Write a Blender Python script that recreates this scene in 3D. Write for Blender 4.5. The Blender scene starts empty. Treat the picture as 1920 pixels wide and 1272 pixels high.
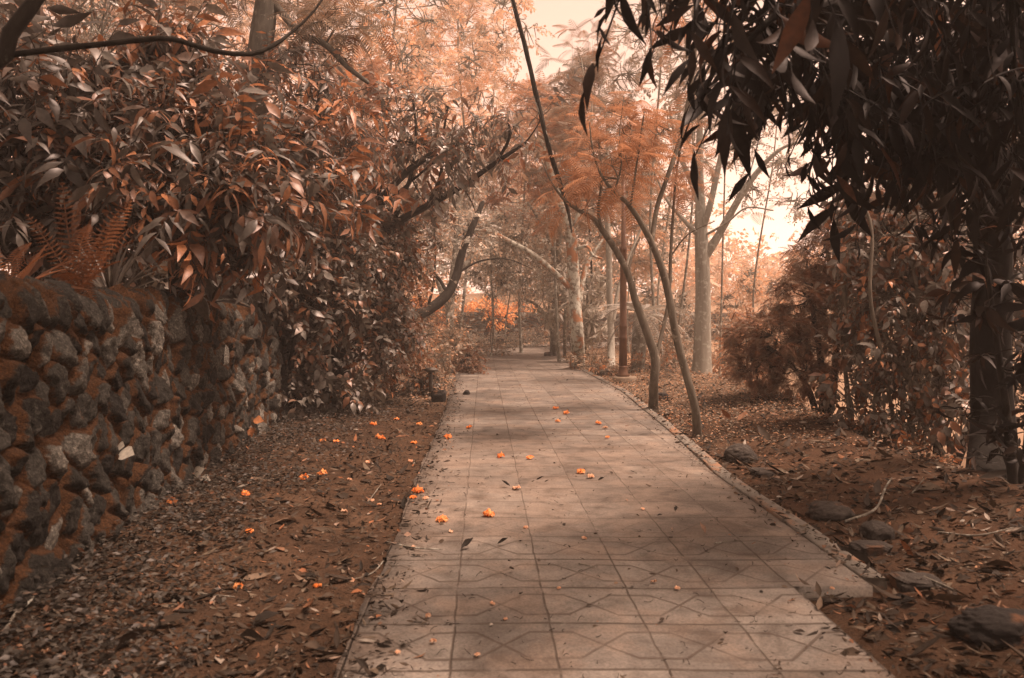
import bpy, math, re
import numpy as np

rng = np.random.default_rng(11)
C = bpy.context.scene.collection
pi = math.pi
# ------------------------------------------------------------------ camera geometry
F, CX, CY, H = 1550.0, 960.0, 636.0, 1.5
PITCH = math.atan(44.0 / F)
cs, sn_ = math.cos(PITCH), math.sin(PITCH)


def P(px, py, Y):
    """a point seen at photo pixel (px, py), Y metres down the path"""
    u, v = (px - CX) / F, (CY - py) / F
    t = Y / (cs + v * sn_)
    return np.array([u * t, Y, H + (-sn_ + v * cs) * t])


def G(px, py, z=0.0):
    u, v = (px - CX) / F, (CY - py) / F
    t = (z - H) / (-sn_ + v * cs)
    return np.array([u * t, (cs + v * sn_) * t, z])


def nrm(a):
    return a / np.maximum(np.linalg.norm(a, axis=-1, keepdims=True), 1e-9)


def wob(p, f, seed, n=4):
    """smooth pseudo noise in -1..1 from sines, p (...,k)"""
    r = np.random.default_rng(seed)
    p = np.asarray(p, float)
    out, amp, tot = 0.0, 1.0, 0.0
    for _ in range(n):
        for _k in range(3):
            d = r.normal(size=p.shape[-1])
            d /= np.linalg.norm(d)
            out = out + amp * np.sin((p @ d) * f * 6.283 * r.uniform(.7, 1.3) + r.uniform(0, 6.28)) / 3
        tot += amp
        f *= 2.1
        amp *= .5
    return out / tot * 1.5


# ------------------------------------------------------------------ objects
def tag(o, label=None, cat=None, group=None, kind=None):
    if label: o["label"] = label
    if cat: o["category"] = cat
    if group: o["group"] = group
    if kind: o["kind"] = kind
    return o


def empty(name, loc, label=None, cat=None, group=None):
    o = bpy.data.objects.new(name, None)
    o.empty_display_size = .2
    o.location = [float(x) for x in loc]
    C.objects.link(o)
    return tag(o, label, cat, group)


def mesh(name, V, FS, attrs=None, smooth=True):
    """FS: list of (n,k) int arrays"""
    me = bpy.data.meshes.new(name)
    FS = [np.asarray(f, np.int32) for f in FS if len(f)]
    V = np.asarray(V, np.float32)
    loops = np.concatenate([f.ravel() for f in FS])
    sizes = np.concatenate([np.full(len(f), f.shape[1], np.int32) for f in FS])
    starts = np.concatenate([[0], np.cumsum(sizes)[:-1]]).astype(np.int32)
    me.vertices.add(len(V)); me.vertices.foreach_set("co", V.ravel())
    me.loops.add(len(loops)); me.loops.foreach_set("vertex_index", loops)
    me.polygons.add(len(sizes)); me.polygons.foreach_set("loop_start", starts)
    me.update(calc_edges=True)
    if smooth:
        me.polygons.foreach_set("use_smooth", np.ones(len(sizes), bool))
    for k, a in (attrs or {}).items():
        at = me.attributes.new(k, 'FLOAT', 'POINT')
        at.data.foreach_set("value", np.asarray(a, np.float32))
    me.validate()
    return me


def obj(name, geo, mat, parent=None, smooth=True, **kw):
    """geo: (V, FS) or (V, FS, attrs) in world space"""
    V, FS = geo[0], geo[1]
    attrs = geo[2] if len(geo) > 2 else None
    if parent is not None:
        top = parent
        off = np.array(top.location)
        while top.parent is not None:
            top = top.parent
            off = off + np.array(top.location)
        V = np.asarray(V) - off
    o = bpy.data.objects.new(name, mesh(name, V, FS, attrs, smooth))
    o.data.materials.append(mat)
    C.objects.link(o)
    if parent is not None:
        o.parent = parent
    return tag(o, **kw)


def join(geos):
    Vs, out, n, at = [], {}, 0, {}
    keys = set()
    for g in geos:
        if len(g) > 2: keys |= set(g[2])
    for g in geos:
        V = np.asarray(g[0])
        if not len(V): continue
        Vs.append(V)
        for f in g[1]:
            f = np.asarray(f)
            if len(f): out.setdefault(f.shape[1], []).append(f + n)
        for k in keys:
            at.setdefault(k, []).append(np.asarray(g[2][k]) if len(g) > 2 and k in g[2] else np.zeros(len(V)))
        n += len(V)
    return np.concatenate(Vs), [np.concatenate(v) for v in out.values()], {k: np.concatenate(v) for k, v in at.items()}


# ------------------------------------------------------------------ tubes, twigs
def spline(pts, step):
    pts = np.asarray(pts, float)
    k = len(pts)
    if k == 2:
        n = max(2, int(np.linalg.norm(pts[1, :3] - pts[0, :3]) / step))
        t = np.linspace(0, 1, n + 1)[:, None]
        return pts[0] * (1 - t) + pts[1] * t
    ext = np.vstack([2 * pts[0] - pts[1], pts, 2 * pts[-1] - pts[-2]])
    out = []
    for i in range(k - 1):
        p0, p1, p2, p3 = ext[i:i + 4]
        n = max(2, int(np.linalg.norm(p2[:3] - p1[:3]) / step))
        t = np.linspace(0, 1, n, endpoint=False)[:, None]
        out.append(.5 * (2 * p1 + (p2 - p0) * t + (2 * p0 - 5 * p1 + 4 * p2 - p3) * t ** 2 + (3 * p1 - p0 - 3 * p2 + p3) * t ** 3))
    out.append(pts[-1:])
    return np.vstack(out)


def tube(pts4, step=.12, seg=10, rough=.06, seed=0, flare=0.0):
    """pts4: (n,4) x y z r -> geometry of one tapering limb"""
    S = spline(pts4, step)
    p, r = S[:, :3], np.maximum(S[:, 3], .002)
    if flare:
        d = np.linalg.norm(p - p[0], axis=1)
        r = r * (1 + flare * np.exp(-d / (r[0] * 3.4)))
    t = nrm(np.gradient(p, axis=0))
    n = np.cross(t[0], [0, 0, 1.0])
    if np.linalg.norm(n) < .1: n = np.array([1.0, 0, 0])
    ns = []
    for i in range(len(p)):
        n = n - t[i] * (n @ t[i]); n = n / np.linalg.norm(n)
        ns.append(n)
    ns = np.array(ns); bs = np.cross(t, ns)
    a = np.linspace(0, 2 * pi, seg, endpoint=False)
    ring = ns[:, None] * np.cos(a)[None, :, None] + bs[:, None] * np.sin(a)[None, :, None]
    V = p[:, None] + ring * r[:, None, None]
    if rough:
        k = wob(V.reshape(-1, 3) / (r.mean() * 6), .6, seed + 5, 3).reshape(len(p), seg)
        fl = np.sin(a * 3 + seed)[None] * (flare * .35) * np.exp(-np.linalg.norm(p - p[0], axis=1) / (r[0] * 2.5))[:, None] if flare else 0
        V = p[:, None] + ring * (r[:, None] * (1 + rough * k + fl))[..., None]
    m = len(p)
    i, j = np.meshgrid(np.arange(m - 1), np.arange(seg), indexing='ij')
    q = np.stack([i * seg + j, i * seg + (j + 1) % seg, (i + 1) * seg + (j + 1) % seg, (i + 1) * seg + j], -1).reshape(-1, 4)
    Vv = np.vstack([V.reshape(-1, 3), p[-1:] + t[-1:] * r[-1]])
    tip = np.stack([(m - 1) * seg + np.arange(seg), (m - 1) * seg + (np.arange(seg) + 1) % seg, np.full(seg, m * seg)], -1)
    return Vv, [q, tip]


def twigs(A, B, r0, r1, sag=.1, seed=1):
    """thin three-sided twigs from A to B, bent a little"""
    A, B = np.asarray(A, float), np.asarray(B, float)
    N = len(A)
    if not N: return np.zeros((0, 3)), []
    r = np.random.default_rng(seed)
    L = np.linalg.norm(B - A, axis=1, keepdims=True)
    off = r.normal(size=(N, 3)) * L * sag
    ts = [0, .35, .7, 1]
    d = nrm(B - A)
    n = nrm(np.cross(d, r.normal(size=(N, 3))))
    b = np.cross(d, n)
    r0 = np.broadcast_to(np.asarray(r0, float), (N,)); r1 = np.broadcast_to(np.asarray(r1, float), (N,))
    V = np.zeros((N, 4, 3, 3))
    for k, t in enumerate(ts):
        c = A + (B - A) * t + off * (4 * t * (1 - t))
        rr = (r0 * (1 - t) + r1 * t)[:, None]
        for j in range(3):
            a = j * 2.0944
            V[:, k, j] = c + (n * math.cos(a) + b * math.sin(a)) * rr
    q = []
    for k in range(3):
        for j in range(3):
            q.append([k * 3 + j, k * 3 + (j + 1) % 3, (k + 1) * 3 + (j + 1) % 3, (k + 1) * 3 + j])
    q = np.array(q)
    Q = (np.arange(N)[:, None, None] * 12 + q[None]).reshape(-1, 4)
    return V.reshape(-1, 3), [Q]


# ------------------------------------------------------------------ leaf templates (x = length, y = width, z = normal)
def tpl_leaf(W=.28, n=5, fold=.2, droop=.25, peak=.45, twist=0.0, wave=0.0):
    t = np.linspace(0, 1, n + 1)
    w = (np.minimum(t / peak, 1) ** .7) * (np.clip((1 - t) / (1 - peak), 0, 1) ** .85)
    w = np.maximum(w, .03) * W / 2
    w[0] = .012
    V = []
    for i in range(n + 1):
        z = -droop * t[i] ** 2
        wv = wave * math.sin(i * 2.1)
        for s in (-1, 0, 1):
            V.append([t[i] * (1 - .25 * droop * t[i]), s * w[i], z + abs(s) * w[i] * fold + s * twist * w[i] * t[i] + abs(s) * wv * w[i]])
    q = []
    for i in range(n):
        for k in (0, 1):
            a = i * 3 + k
            q.append([a, a + 1, a + 4, a + 3])
    return np.array(V), np.array(q)


def tpl_frond(n=12, ll=.26, lw=.05, droop=.3, vee=.2, back=.35, taper=True, sub=1):
    """a pinnate frond: rachis strip and a pair of leaflets at each node"""
    V, q = [], []

    def quad(a, b, c, d):
        k = len(V); V.extend([a, b, c, d]); q.append([k, k + 1, k + 2, k + 3])
    def rp(t): return np.array([t * (1 - .2 * droop * t), 0, -droop * t * t])
    for i in range(5):
        a, b = rp(i / 5), rp((i + 1) / 5)
        w = .008 * (1 - i / 6)
        quad(a + [0, -w, 0], a + [0, w, 0], b + [0, w, 0], b + [0, -w, 0])
    for i in range(n):
        t = .14 + .86 * (i + .5) / n
        L = ll * (math.sin(pi * min(1, (.25 + .75 * t) ** 1.1)) ** .6 if taper else 1)
        c = rp(t)
        for s in (-1, 1):
            d = np.array([back, s, vee * 1.0 - .35]); d = d / np.linalg.norm(d)
            wv = np.array([1, 0, -.3 * s * 0]) * lw * .5
            m = c + d * L * .5 + [0, 0, .05 * L]
            e = c + d * L + [0, 0, -.18 * L]
            if sub == 1:
                quad(c, m - wv, e, m + wv)
            else:
                quad(c - wv * .5, m - wv, m + wv, c + wv * .5)
                quad(m - wv, e - wv * .12, e + wv * .12, m + wv)
    return np.array(V), np.array(q)


def tpl_bifrond(n=7, m=5, ll=.34, droop=.3):
    """feathery twice-pinnate frond: each side branch carries rows of slender leaflets"""
    V, q = [], []

    def quad(a, b, c, d):
        k = len(V); V.extend([a, b, c, d]); q.append([k, k + 1, k + 2, k + 3])
    def rp(t): return np.array([t * (1 - .2 * droop * t), 0, -droop * t * t])
    for i in range(3):
        a, b = rp(i / 3), rp((i + 1) / 3); w = .006
        quad(a + [0, -w, 0], a + [0, w, 0], b + [0, w, 0], b + [0, -w, 0])
    for i in range(n):
        t = .15 + .85 * (i + .5) / n
        L = ll * math.sin(pi * (.28 + .66 * t)) ** .7
        c = rp(t)
        for s in (-1, 1):
            d = np.array([.5, s, -.12]); d /= np.linalg.norm(d)
            pr = np.array([d[1], -d[0], 0])
            for k in range(m):
                o = c + d * L * (k + .4) / m + [0, 0, -.12 * L * ((k + .4) / m) ** 2]
                ln = .062 * (1 - .5 * abs(k / m - .4))
                for ss in (-1, 1):
                    dd = pr * ss + d * .6; dd /= np.linalg.norm(dd)
                    ww = np.array([dd[1], -dd[0], 0]) * .0095
                    md = o + dd * ln * .5
                    quad(o, md - ww, o + dd * ln + [0, 0, -.01], md + ww)
    return np.array(V), np.array(q)


def scatter(tpl, pos, d, up, scale, rnd):
    """copies of a template as one mesh: one island set per leaf, rnd is its own shade"""
    V, q = tpl
    pos = np.asarray(pos, float); N = len(pos)
    if N == 0: return np.zeros((0, 3)), [], {"rnd": np.zeros(0)}
    x = nrm(np.asarray(d, float)); y = nrm(np.cross(up, x)); z = np.cross(x, y)
    s = np.broadcast_to(np.asarray(scale, float), (N,))[:, None, None]
    W = pos[:, None] + s * (V[None, :, 0:1] * x[:, None] + V[None, :, 1:2] * y[:, None] + V[None, :, 2:3] * z[:, None])
    Q = (np.arange(N)[:, None, None] * len(V) + q[None]).reshape(-1, q.shape[1])
    return W.reshape(-1, 3), [Q], {"rnd": np.repeat(np.asarray(rnd, float), len(V))}


def scatter_mix(tpls, pos, d, up, scale, rnd, seed=0):
    k = np.random.default_rng(seed).integers(0, len(tpls), len(pos))
    scale = np.broadcast_to(np.asarray(scale, float), (len(pos),))
    return join([scatter(t, pos[k == i], d[k == i], up[k == i], scale[k == i], rnd[k == i]) for i, t in enumerate(tpls) if (k == i).any()])


LANCE = [tpl_leaf(w_, 5, .25, dr, .42, tw, wv) for w_, dr, tw, wv in ((.29, .2, 0, 0), (.29, .4, .3, .1), (.34, .65, -.3, .15), (.24, .3, .5, .2), (.42, .35, .2, .1), (.2, .8, -.6, .1))]
LANCE_FAR = [tpl_leaf(.24, 2, .25, dr, .45) for dr in (.2, .5)]
MANGO = [tpl_leaf(.235, 6, .3, dr, .45, tw, .12) for dr, tw in ((.15, 0), (.3, .4), (.5, -.4))]
OVATE = [tpl_leaf(.55, 4, .2, dr, .4, tw) for dr, tw in ((.15, 0), (.35, .3), (.5, -.4))]
OVATE_FAR = [tpl_leaf(.55, 2, .2, dr, .45) for dr in (.1, .4)]
ROUND = [tpl_leaf(.8, 5, .12, dr, .5, tw) for dr, tw in ((.1, 0), (.3, .3))]
TINY = [tpl_leaf(.5, 2, .2, .2, .45)]
PINN = [tpl_frond(8, .23, .085, dr, -.35, .35, True, 2) for dr in (.2, .45)]
FERN = [tpl_frond(19, .125, .02, dr, .25, .25, True, 2) for dr in (.25, .6)]
BIF = [tpl_frond(11, .3, .042, dr, .1, .45, True, 2) for dr in (.15, .4)]
BIF_FAR = [tpl_frond(8, .34, .06, dr, .1, .5) for dr in (.15, .4)]


# ------------------------------------------------------------------ node helpers and materials
def M_(nt, op, a, b=None, c=None, clamp=False):
    n = nt.nodes.new("ShaderNodeMath"); n.operation = op; n.use_clamp = clamp
    for i, v in enumerate((a, b, c)):
        if v is None: continue
        if isinstance(v, (int, float)): n.inputs[i].default_value = v
        else: nt.links.new(v, n.inputs[i])
    return n.outputs[0]


def wb(c):
    return (c[0], min(.95, c[1] * 1.25), min(.95, c[2] * 1.32))


def rampn(nt, fac, stops):
    return ramp(nt, fac, stops, 'LINEAR', False)


def ramp(nt, fac, stops, interp='LINEAR', colour=True):
    n = nt.nodes.new("ShaderNodeValToRGB"); n.color_ramp.interpolation = interp
    e = n.color_ramp.elements
    while len(e) < len(stops): e.new(.5)
    for k, (p, c) in zip(e, stops):
        k.position = p
        k.color = (*(wb(c) if colour else c), 1)
    nt.links.new(fac, n.inputs[0])
    return n.outputs[0]


def noise(nt, vec, scale, detail=4, rough=.55, dist=0.0):
    n = nt.nodes.new("ShaderNodeTexNoise")
    n.inputs["Scale"].default_value = scale; n.inputs["Detail"].default_value = detail
    n.inputs["Roughness"].default_value = rough; n.inputs["Distortion"].default_value = dist
    if vec is not None: nt.links.new(vec, n.inputs["Vector"])
    return n.outputs["Fac"]


def mixc(nt, fac, a, b, mode='MIX'):
    n = nt.nodes.new("ShaderNodeMix"); n.data_type = 'RGBA'; n.blend_type = mode
    for i, v in ((0, fac), (6, a), (7, b)):
        if isinstance(v, (int, float)): n.inputs[i].default_value = v
        elif isinstance(v, tuple): n.inputs[i].default_value = (*(v if mode == 'MULTIPLY' else wb(v)), 1)
        else: nt.links.new(v, n.inputs[i])
    return n.outputs[2]


def smooth01(nt, v, a, b):
    n = nt.nodes.new("ShaderNodeMapRange"); n.interpolation_type = 'SMOOTHSTEP'
    nt.links.new(v, n.inputs[0]); n.inputs[1].default_value = a; n.inputs[2].default_value = b
    return n.outputs[0]


def new_mat(name):
    m = bpy.data.materials.new(name); m.use_nodes = True
    nt = m.node_tree
    return m, nt, nt.nodes["Principled BSDF"], nt.nodes["Material Output"]


def position(nt, scale=None):
    g = nt.nodes.new("ShaderNodeNewGeometry").outputs["Position"]
    if scale is None: return g
    v = nt.nodes.new("ShaderNodeVectorMath"); v.operation = 'MULTIPLY'
    nt.links.new(g, v.inputs[0]); v.inputs[1].default_value = scale
    return v.outputs[0]


def bump(nt, bs, h, strength=.5, dist=.02):
    b = nt.nodes.new("ShaderNodeBump"); b.inputs["Strength"].default_value = strength; b.inputs["Distance"].default_value = dist
    nt.links.new(h, b.inputs["Height"]); nt.links.new(b.outputs[0], bs.inputs["Normal"])


def leaf_mat(name, stops, trans=.3, rough=.5, spec=.35, spots=.35, dim=1.0):
    stops = [(p, tuple(x * dim for x in c)) for p, c in stops]
    m, nt, bs, out = new_mat(name)
    at = nt.nodes.new("ShaderNodeAttribute"); at.attribute_name = "rnd"
    col = ramp(nt, at.outputs["Fac"], stops)
    nz = noise(nt, position(nt), 26, 3)
    k = rampn(nt, nz, [(.3, (1 - spots,) * 3), (.7, (1 + spots * .5,) * 3)])
    col = mixc(nt, 1.0, col, k, 'MULTIPLY')
    nt.links.new(col, bs.inputs["Base Color"])
    bs.inputs["Roughness"].default_value = rough
    bs.inputs["Specular IOR Level"].default_value = spec
    tr = nt.nodes.new("ShaderNodeBsdfTranslucent")
    tc = mixc(nt, 1.0, col, (1.1, 1.0, .95), 'MULTIPLY')
    nt.links.new(tc, tr.inputs[0])
    mx = nt.nodes.new("ShaderNodeMixShader"); mx.inputs[0].default_value = trans
    nt.links.new(bs.outputs[0], mx.inputs[1]); nt.links.new(tr.outputs[0], mx.inputs[2])
    nt.links.new(mx.outputs[0], out.inputs[0])
    return m


def bark_mat(name, c1, c2, lichen=None, amount=.5, moss=None, sc=14, stretch=.25, bs_=.6):
    m, nt, bs, out = new_mat(name)
    v = position(nt, (1, 1, stretch))
    n1 = noise(nt, v, sc, 6, .65, .4)
    col = ramp(nt, n1, [(.3, c1), (.7, c2)])
    v2 = position(nt)
    if lichen:
        n2 = noise(nt, v2, 9, 5, .7, .3)
        col = mixc(nt, smooth01(nt, n2, .62 - amount * .2, .72 - amount * .2), col, lichen)
    if moss:
        n3 = noise(nt, v2, 3.2, 4, .6)
        col = mixc(nt, smooth01(nt, n3, .5, .62), col, moss)
    nt.links.new(col, bs.inputs["Base Color"]); bs.inputs["Roughness"].default_value = .9
    bs.inputs["Specular IOR Level"].default_value = .15
    bump(nt, bs, n1, bs_, .02)
    return m


ORANGE, DEEP, RUST = (.50, .185, .088), (.28, .108, .056), (.16, .070, .040)
GREY, DARK, PALE, PEACH = (.19, .145, .115), (.055, .038, .028), (.42, .33, .27), (.66, .30, .16)
BROWN = (.11, .065, .04)
BRIGHT = (.82, .30, .13)

L_SHRUB = leaf_mat("leaf_broad_shrub", [(0, DARK), (.2, (.1, .07, .055)), (.42, (.17, .125, .1)), (.56, (.26, .2, .165)), (.66, DEEP), (.84, (.4, .15, .07)), (1, BRIGHT)], .3, .42, .55, .35, .62)
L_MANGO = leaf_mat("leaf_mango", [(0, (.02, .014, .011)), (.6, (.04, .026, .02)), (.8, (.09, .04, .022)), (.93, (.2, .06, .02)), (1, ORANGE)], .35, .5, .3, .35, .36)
L_DARKBUSH = leaf_mat("leaf_dark_bush", [(0, DARK), (.25, BROWN), (.45, (.21, .16, .13)), (.6, (.36, .28, .23)), (.68, (.34, .12, .05)), (.84, RUST), (1, BRIGHT)], .25, .4, .6, .35, .72)
L_ORANGEBUSH = leaf_mat("leaf_orange_bush", [(0, RUST), (.3, DEEP), (.55, (.34, .23, .16)), (.8, (.5, .18, .08)), (1, BRIGHT)], .35, .5, .3, .35, .75)
L_PINN = leaf_mat("leaf_pinnate", [(0, (.08, .055, .042)), (.5, GREY), (.8, DEEP), (1, ORANGE)], .3, .35, .7, .35, .75)
L_TEAK = leaf_mat("leaf_round", [(0, GREY), (.35, PALE), (.55, DEEP), (1, BRIGHT)], .4, .4, .4)
L_FEATHER = leaf_mat("leaf_feather_orange", [(0, (.24, .14, .095)), (.35, (.37, .17, .095)), (.75, (.50, .215, .11)), (1, (.64, .31, .18))], .4, .6, .2)
L_FEATHER_DK = leaf_mat("leaf_feather_brown", [(0, (.15, .1, .07)), (.5, (.27, .18, .13)), (.8, (.36, .18, .1)), (1, ORANGE)], .35, .6, .2)
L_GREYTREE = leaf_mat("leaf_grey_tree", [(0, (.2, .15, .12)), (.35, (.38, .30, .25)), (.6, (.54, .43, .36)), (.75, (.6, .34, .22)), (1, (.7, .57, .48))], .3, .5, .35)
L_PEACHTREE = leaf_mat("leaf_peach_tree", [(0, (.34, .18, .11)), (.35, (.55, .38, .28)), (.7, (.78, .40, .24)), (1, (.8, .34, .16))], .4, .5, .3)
L_LIT = leaf_mat("leaf_bright_hedge", [(0, (.7, .22, .08)), (.5, (.85, .36, .15)), (1, (.9, .5, .28))], .4, .6, .2)  # sunlit brightness of the hedge is put into these leaf colours
L_SAPLING = leaf_mat("leaf_sapling", [(0, (.28, .2, .16)), (.6, (.46, .36, .29)), (1, (.6, .48, .4))], .25, .45, .4)
L_FERN = leaf_mat("leaf_fern", [(0, (.10, .045, .025)), (.6, (.24, .075, .028)), (1, (.45, .15, .055))], .3, .55, .25, .35, .7)
L_BLADE = leaf_mat("leaf_blade", [(0, DARK), (.6, (.13, .085, .06)), (1, GREY)], .2, .45, .45, .35, .6)
L_LITTER = leaf_mat("leaf_litter", [(0, (.02, .014, .01)), (.4, (.06, .036, .024)), (.72, (.12, .072, .047)), (.88, (.22, .145, .1)), (.95, (.36, .12, .05)), (1, PALE)], .1, .7, .2, .35, .7)
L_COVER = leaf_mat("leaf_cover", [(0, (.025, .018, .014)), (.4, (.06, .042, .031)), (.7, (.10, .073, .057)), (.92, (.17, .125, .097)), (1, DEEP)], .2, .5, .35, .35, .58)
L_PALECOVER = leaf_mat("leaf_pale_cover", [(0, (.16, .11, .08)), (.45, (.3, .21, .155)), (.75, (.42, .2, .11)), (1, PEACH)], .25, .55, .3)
B_GREY = bark_mat("bark_grey", (.10, .075, .058), (.22, .17, .135), (.38, .32, .27), .5)
B_PALE = bark_mat("bark_pale", (.20, .155, .125), (.36, .29, .24), (.42, .35, .3), .4, None, 10, .12, .45)
B_BROWN = bark_mat("bark_brown", (.085, .06, .045), (.19, .138, .105), (.3, .22, .17), .2)
B_DARK = bark_mat("bark_dark", (.014, .01, .008), (.038, .028, .022), (.07, .055, .045), .1)
B_TALL = bark_mat("bark_tall", (.04, .03, .024), (.10, .076, .06), (.17, .135, .11), .3)
B_MOSS = bark_mat("bark_mossy", (.025, .018, .014), (.075, .055, .042), (.25, .2, .16), .35, (.16, .06, .02))
B_LICHEN = bark_mat("bark_lichen", (.12, .09, .07), (.25, .19, .15), (.42, .35, .29), .9, (.3, .12, .06))

# ------------------------------------------------------------------ the lie of the land
WALL = np.array([(-2.05, .6), (-2.42, 3.0), (-2.72, 5.5), (-3.05, 8.6), (-3.35, 11.7), (-3.95, 18), (-4.9, 26), (-5.3, 32), (-4.7, 38), (-2.4, 43), (1.5, 46.5), (7, 49), (16, 51)], float)
WS = spline(np.c_[WALL, np.zeros(len(WALL)), np.zeros(len(WALL))], .4)[:, :2]
HW = 1.62


def wall_side(x, y):
    """signed distance to the wall line, positive behind it (uphill side)"""
    p = np.stack([x, y], -1).reshape(-1, 2)
    out = np.empty(len(p))
    for k in range(0, len(p), 20000):
        q = p[k:k + 20000]
        d2 = ((q[:, None] - WS[None]) ** 2).sum(-1)
        i = np.clip(d2.argmin(1), 1, len(WS) - 2)
        t = nrm(WS[i + 1] - WS[i - 1])
        r = q - WS[i]
        out[k:k + 20000] = t[:, 0] * r[:, 1] - t[:, 1] * r[:, 0]
    return out.reshape(np.shape(x))


def sst(a, b, v):
    t = np.clip((v - a) / (b - a), 0, 1)
    return t * t * (3 - 2 * t)


XLp = np.array([(0.5, -.62), (4.5, -.765), (13.8, -1.1), (20, -1.42), (30, -1.75), (36, -1.7), (40, -.9), (44, 1.2), (48, 4.5)])
XRp = np.array([(4.53, 1.995), (7.8, 1.92), (10.2, 2.02), (16.3, 2.16), (23.7, 1.86), (30, 1.62), (34, 2.0), (38, 3.6), (42, 6.6), (46, 11)])


def XL(y): return np.interp(y, XLp[:, 0], XLp[:, 1])
def XR(y): return np.where(np.asarray(y) < 4.53, 1.555 - .034 * (np.asarray(y) - 4.5), np.interp(y, XRp[:, 0], XRp[:, 1]))


def gz(x, y):
    x = np.asarray(x, float); y = np.asarray(y, float)
    s = wall_side(x, y)
    xr = XR(y) + .14
    e = x - xr
    bank = -.05 + .10 * sst(.1, 1.3, e) + .10 * sst(.8, 2.0, e)
    ridge = 2.1 + .25 * np.sin(y * .5)
    fall = np.clip(e - ridge, 0, 60)
    drop = -(.62 * fall - .30 * np.clip(fall - 3, 0, 60) - .32 * np.clip(fall - 7, 0, 60))
    drop = drop + .28 * np.clip(fall - 22, 0, 60)
    far = sst(30, 40, y)
    right = bank + drop * (1 - far * .6)
    left = -.04 + .07 * sst(.3, 1.6, XL(y) - x)
    z = np.where(e > 0, right, np.where(x < XL(y), left, -.075))
    z = np.where(e > 0, z, np.where((e > -.3) & (y < 4.55) & (x > XR(y)), -.075, z))
    p = np.stack([x, y], -1)
    off = np.where((x < XL(y) - .05) | (e > .02), 1.0, 0.0)
    z = z + off * (.018 * wob(p, .9, 3) + .05 * wob(p, .16, 4) * sst(.3, 2, np.abs(e)))
    up = 1.42 + .06 * np.clip(s, 0, 40) + .08 * wob(p, .3, 8)
    return np.where(s > .22, up, z)


def g1(x, y): return float(gz(np.array([x]), np.array([y]))[0])


def on_ground(px, py):
    """the ground point behind a photo pixel: first place the sight line meets the land"""
    u, v = (px - CX) / F, (CY - py) / F
    t = np.geomspace(2.5, 75, 500)
    x, y, z = u * t, (cs + v * sn_) * t, H + (-sn_ + v * cs) * t
    d = z - gz(x, y)
    i = int(np.argmax(d < 0)) if (d < 0).any() else len(t) - 1
    i = max(i, 1)
    f = d[i - 1] / (d[i - 1] - d[i]) if d[i] < 0 else 0
    k = t[i - 1] + (t[i] - t[i - 1]) * f
    p = np.array([u * k, (cs + v * sn_) * k, 0.0]); p[2] = g1(p[0], p[1])
    return p


def axis(pieces):
    out = []
    for a, b, st in pieces: out.append(np.arange(a, b, st))
    return np.concatenate(out)


gx = axis([(-70, -12, 2.0), (-12, -5, .4), (-5, 5.4, .055), (5.4, 12, .35), (12, 90.1, 2.0)])
gy = axis([(-14, 1, 1.0), (1, 14, .055), (14, 30, .16), (30, 56, .4), (56, 160, 4.0)])
X, Y = np.meshgrid(gx, gy)
Z = gz(X, Y)
m, n = X.shape
i, j = np.meshgrid(np.arange(m - 1), np.arange(n - 1), indexing='ij')
Q = np.stack([i * n + j, i * n + j + 1, (i + 1) * n + j + 1, (i + 1) * n + j], -1).reshape(-1, 4)
mg, nt, bs, out = new_mat("soil")
v = position(nt)
a = noise(nt, v, 1.3, 5, .6); b = noise(nt, v, 9, 5, .65); c = noise(nt, v, 60, 4, .7)
col = ramp(nt, a, [(.3, (.04, .021, .0125)), (.5, (.07, .036, .021)), (.7, (.108, .058, .035))])
col = mixc(nt, 1.0, col, rampn(nt, b, [(.3, (.6, .58, .56)), (.6, (1.05, 1.0, 1.0)), (.8, (1.35, 1.2, 1.1))]), 'MULTIPLY')
col = mixc(nt, 1.0, col, rampn(nt, c, [(.35, (.6, .6, .6)), (.62, (1.1, 1.08, 1.05)), (.78, (1.6, 1.45, 1.35))]), 'MULTIPLY')
sx = nt.nodes.new("ShaderNodeSeparateXYZ"); nt.links.new(v, sx.inputs[0])
rust = M_(nt, 'MULTIPLY', smooth01(nt, sx.outputs[0], 1.4, 2.4), smooth01(nt, noise(nt, v, 1.1, 3), .42, .58))
col = mixc(nt, M_(nt, 'MULTIPLY', rust, .7), col, (.075, .034, .019), 'MIX')
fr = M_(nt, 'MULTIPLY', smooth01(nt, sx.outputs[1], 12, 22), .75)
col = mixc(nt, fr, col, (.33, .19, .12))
nt.links.new(col, bs.inputs["Base Color"]); bs.inputs["Roughness"].default_value = .95; bs.inputs["Specular IOR Level"].default_value = .15
hsum = M_(nt, 'ADD', b, M_(nt, 'MULTIPLY', c, .5))
bump(nt, bs, hsum, .9, .03)
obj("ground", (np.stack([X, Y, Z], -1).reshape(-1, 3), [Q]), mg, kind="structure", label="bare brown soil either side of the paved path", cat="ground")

# ------------------------------------------------------------------ the paved path
ys = axis([(.5, 4.53, .31), (4.53, 14, .35), (14, 48, .5)])
ys = np.sort(np.unique(np.r_[ys, 4.529, 4.5301]))
us = np.linspace(0, 1, 13)
ys = np.sort(np.unique(np.r_[ys, np.arange(2.5, 14, .06)])); ys = ys[(ys < 4.5) | (ys > 4.56) | (ys == 4.529) | (ys == 4.5301)]
jit = lambda y: .022 * float(wob(np.array([[y, 0.0]]), 1.6, 91)[0]) + .03 * float(wob(np.array([[y, 0.0]]), .25, 92)[0])
top = np.stack([np.stack([XL(y) + jit(y) + (XR(np.array(y)) - XL(y) - jit(y)) * us, np.full(13, y), .004 * np.sin(us * 9 + y)], -1) for y in ys])
m, n = top.shape[:2]
bot = top.copy(); bot[..., 2] = -.075
V = np.vstack([top.reshape(-1, 3), bot.reshape(-1, 3)])
i, j = np.meshgrid(np.arange(m - 1), np.arange(n - 1), indexing='ij')
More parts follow.
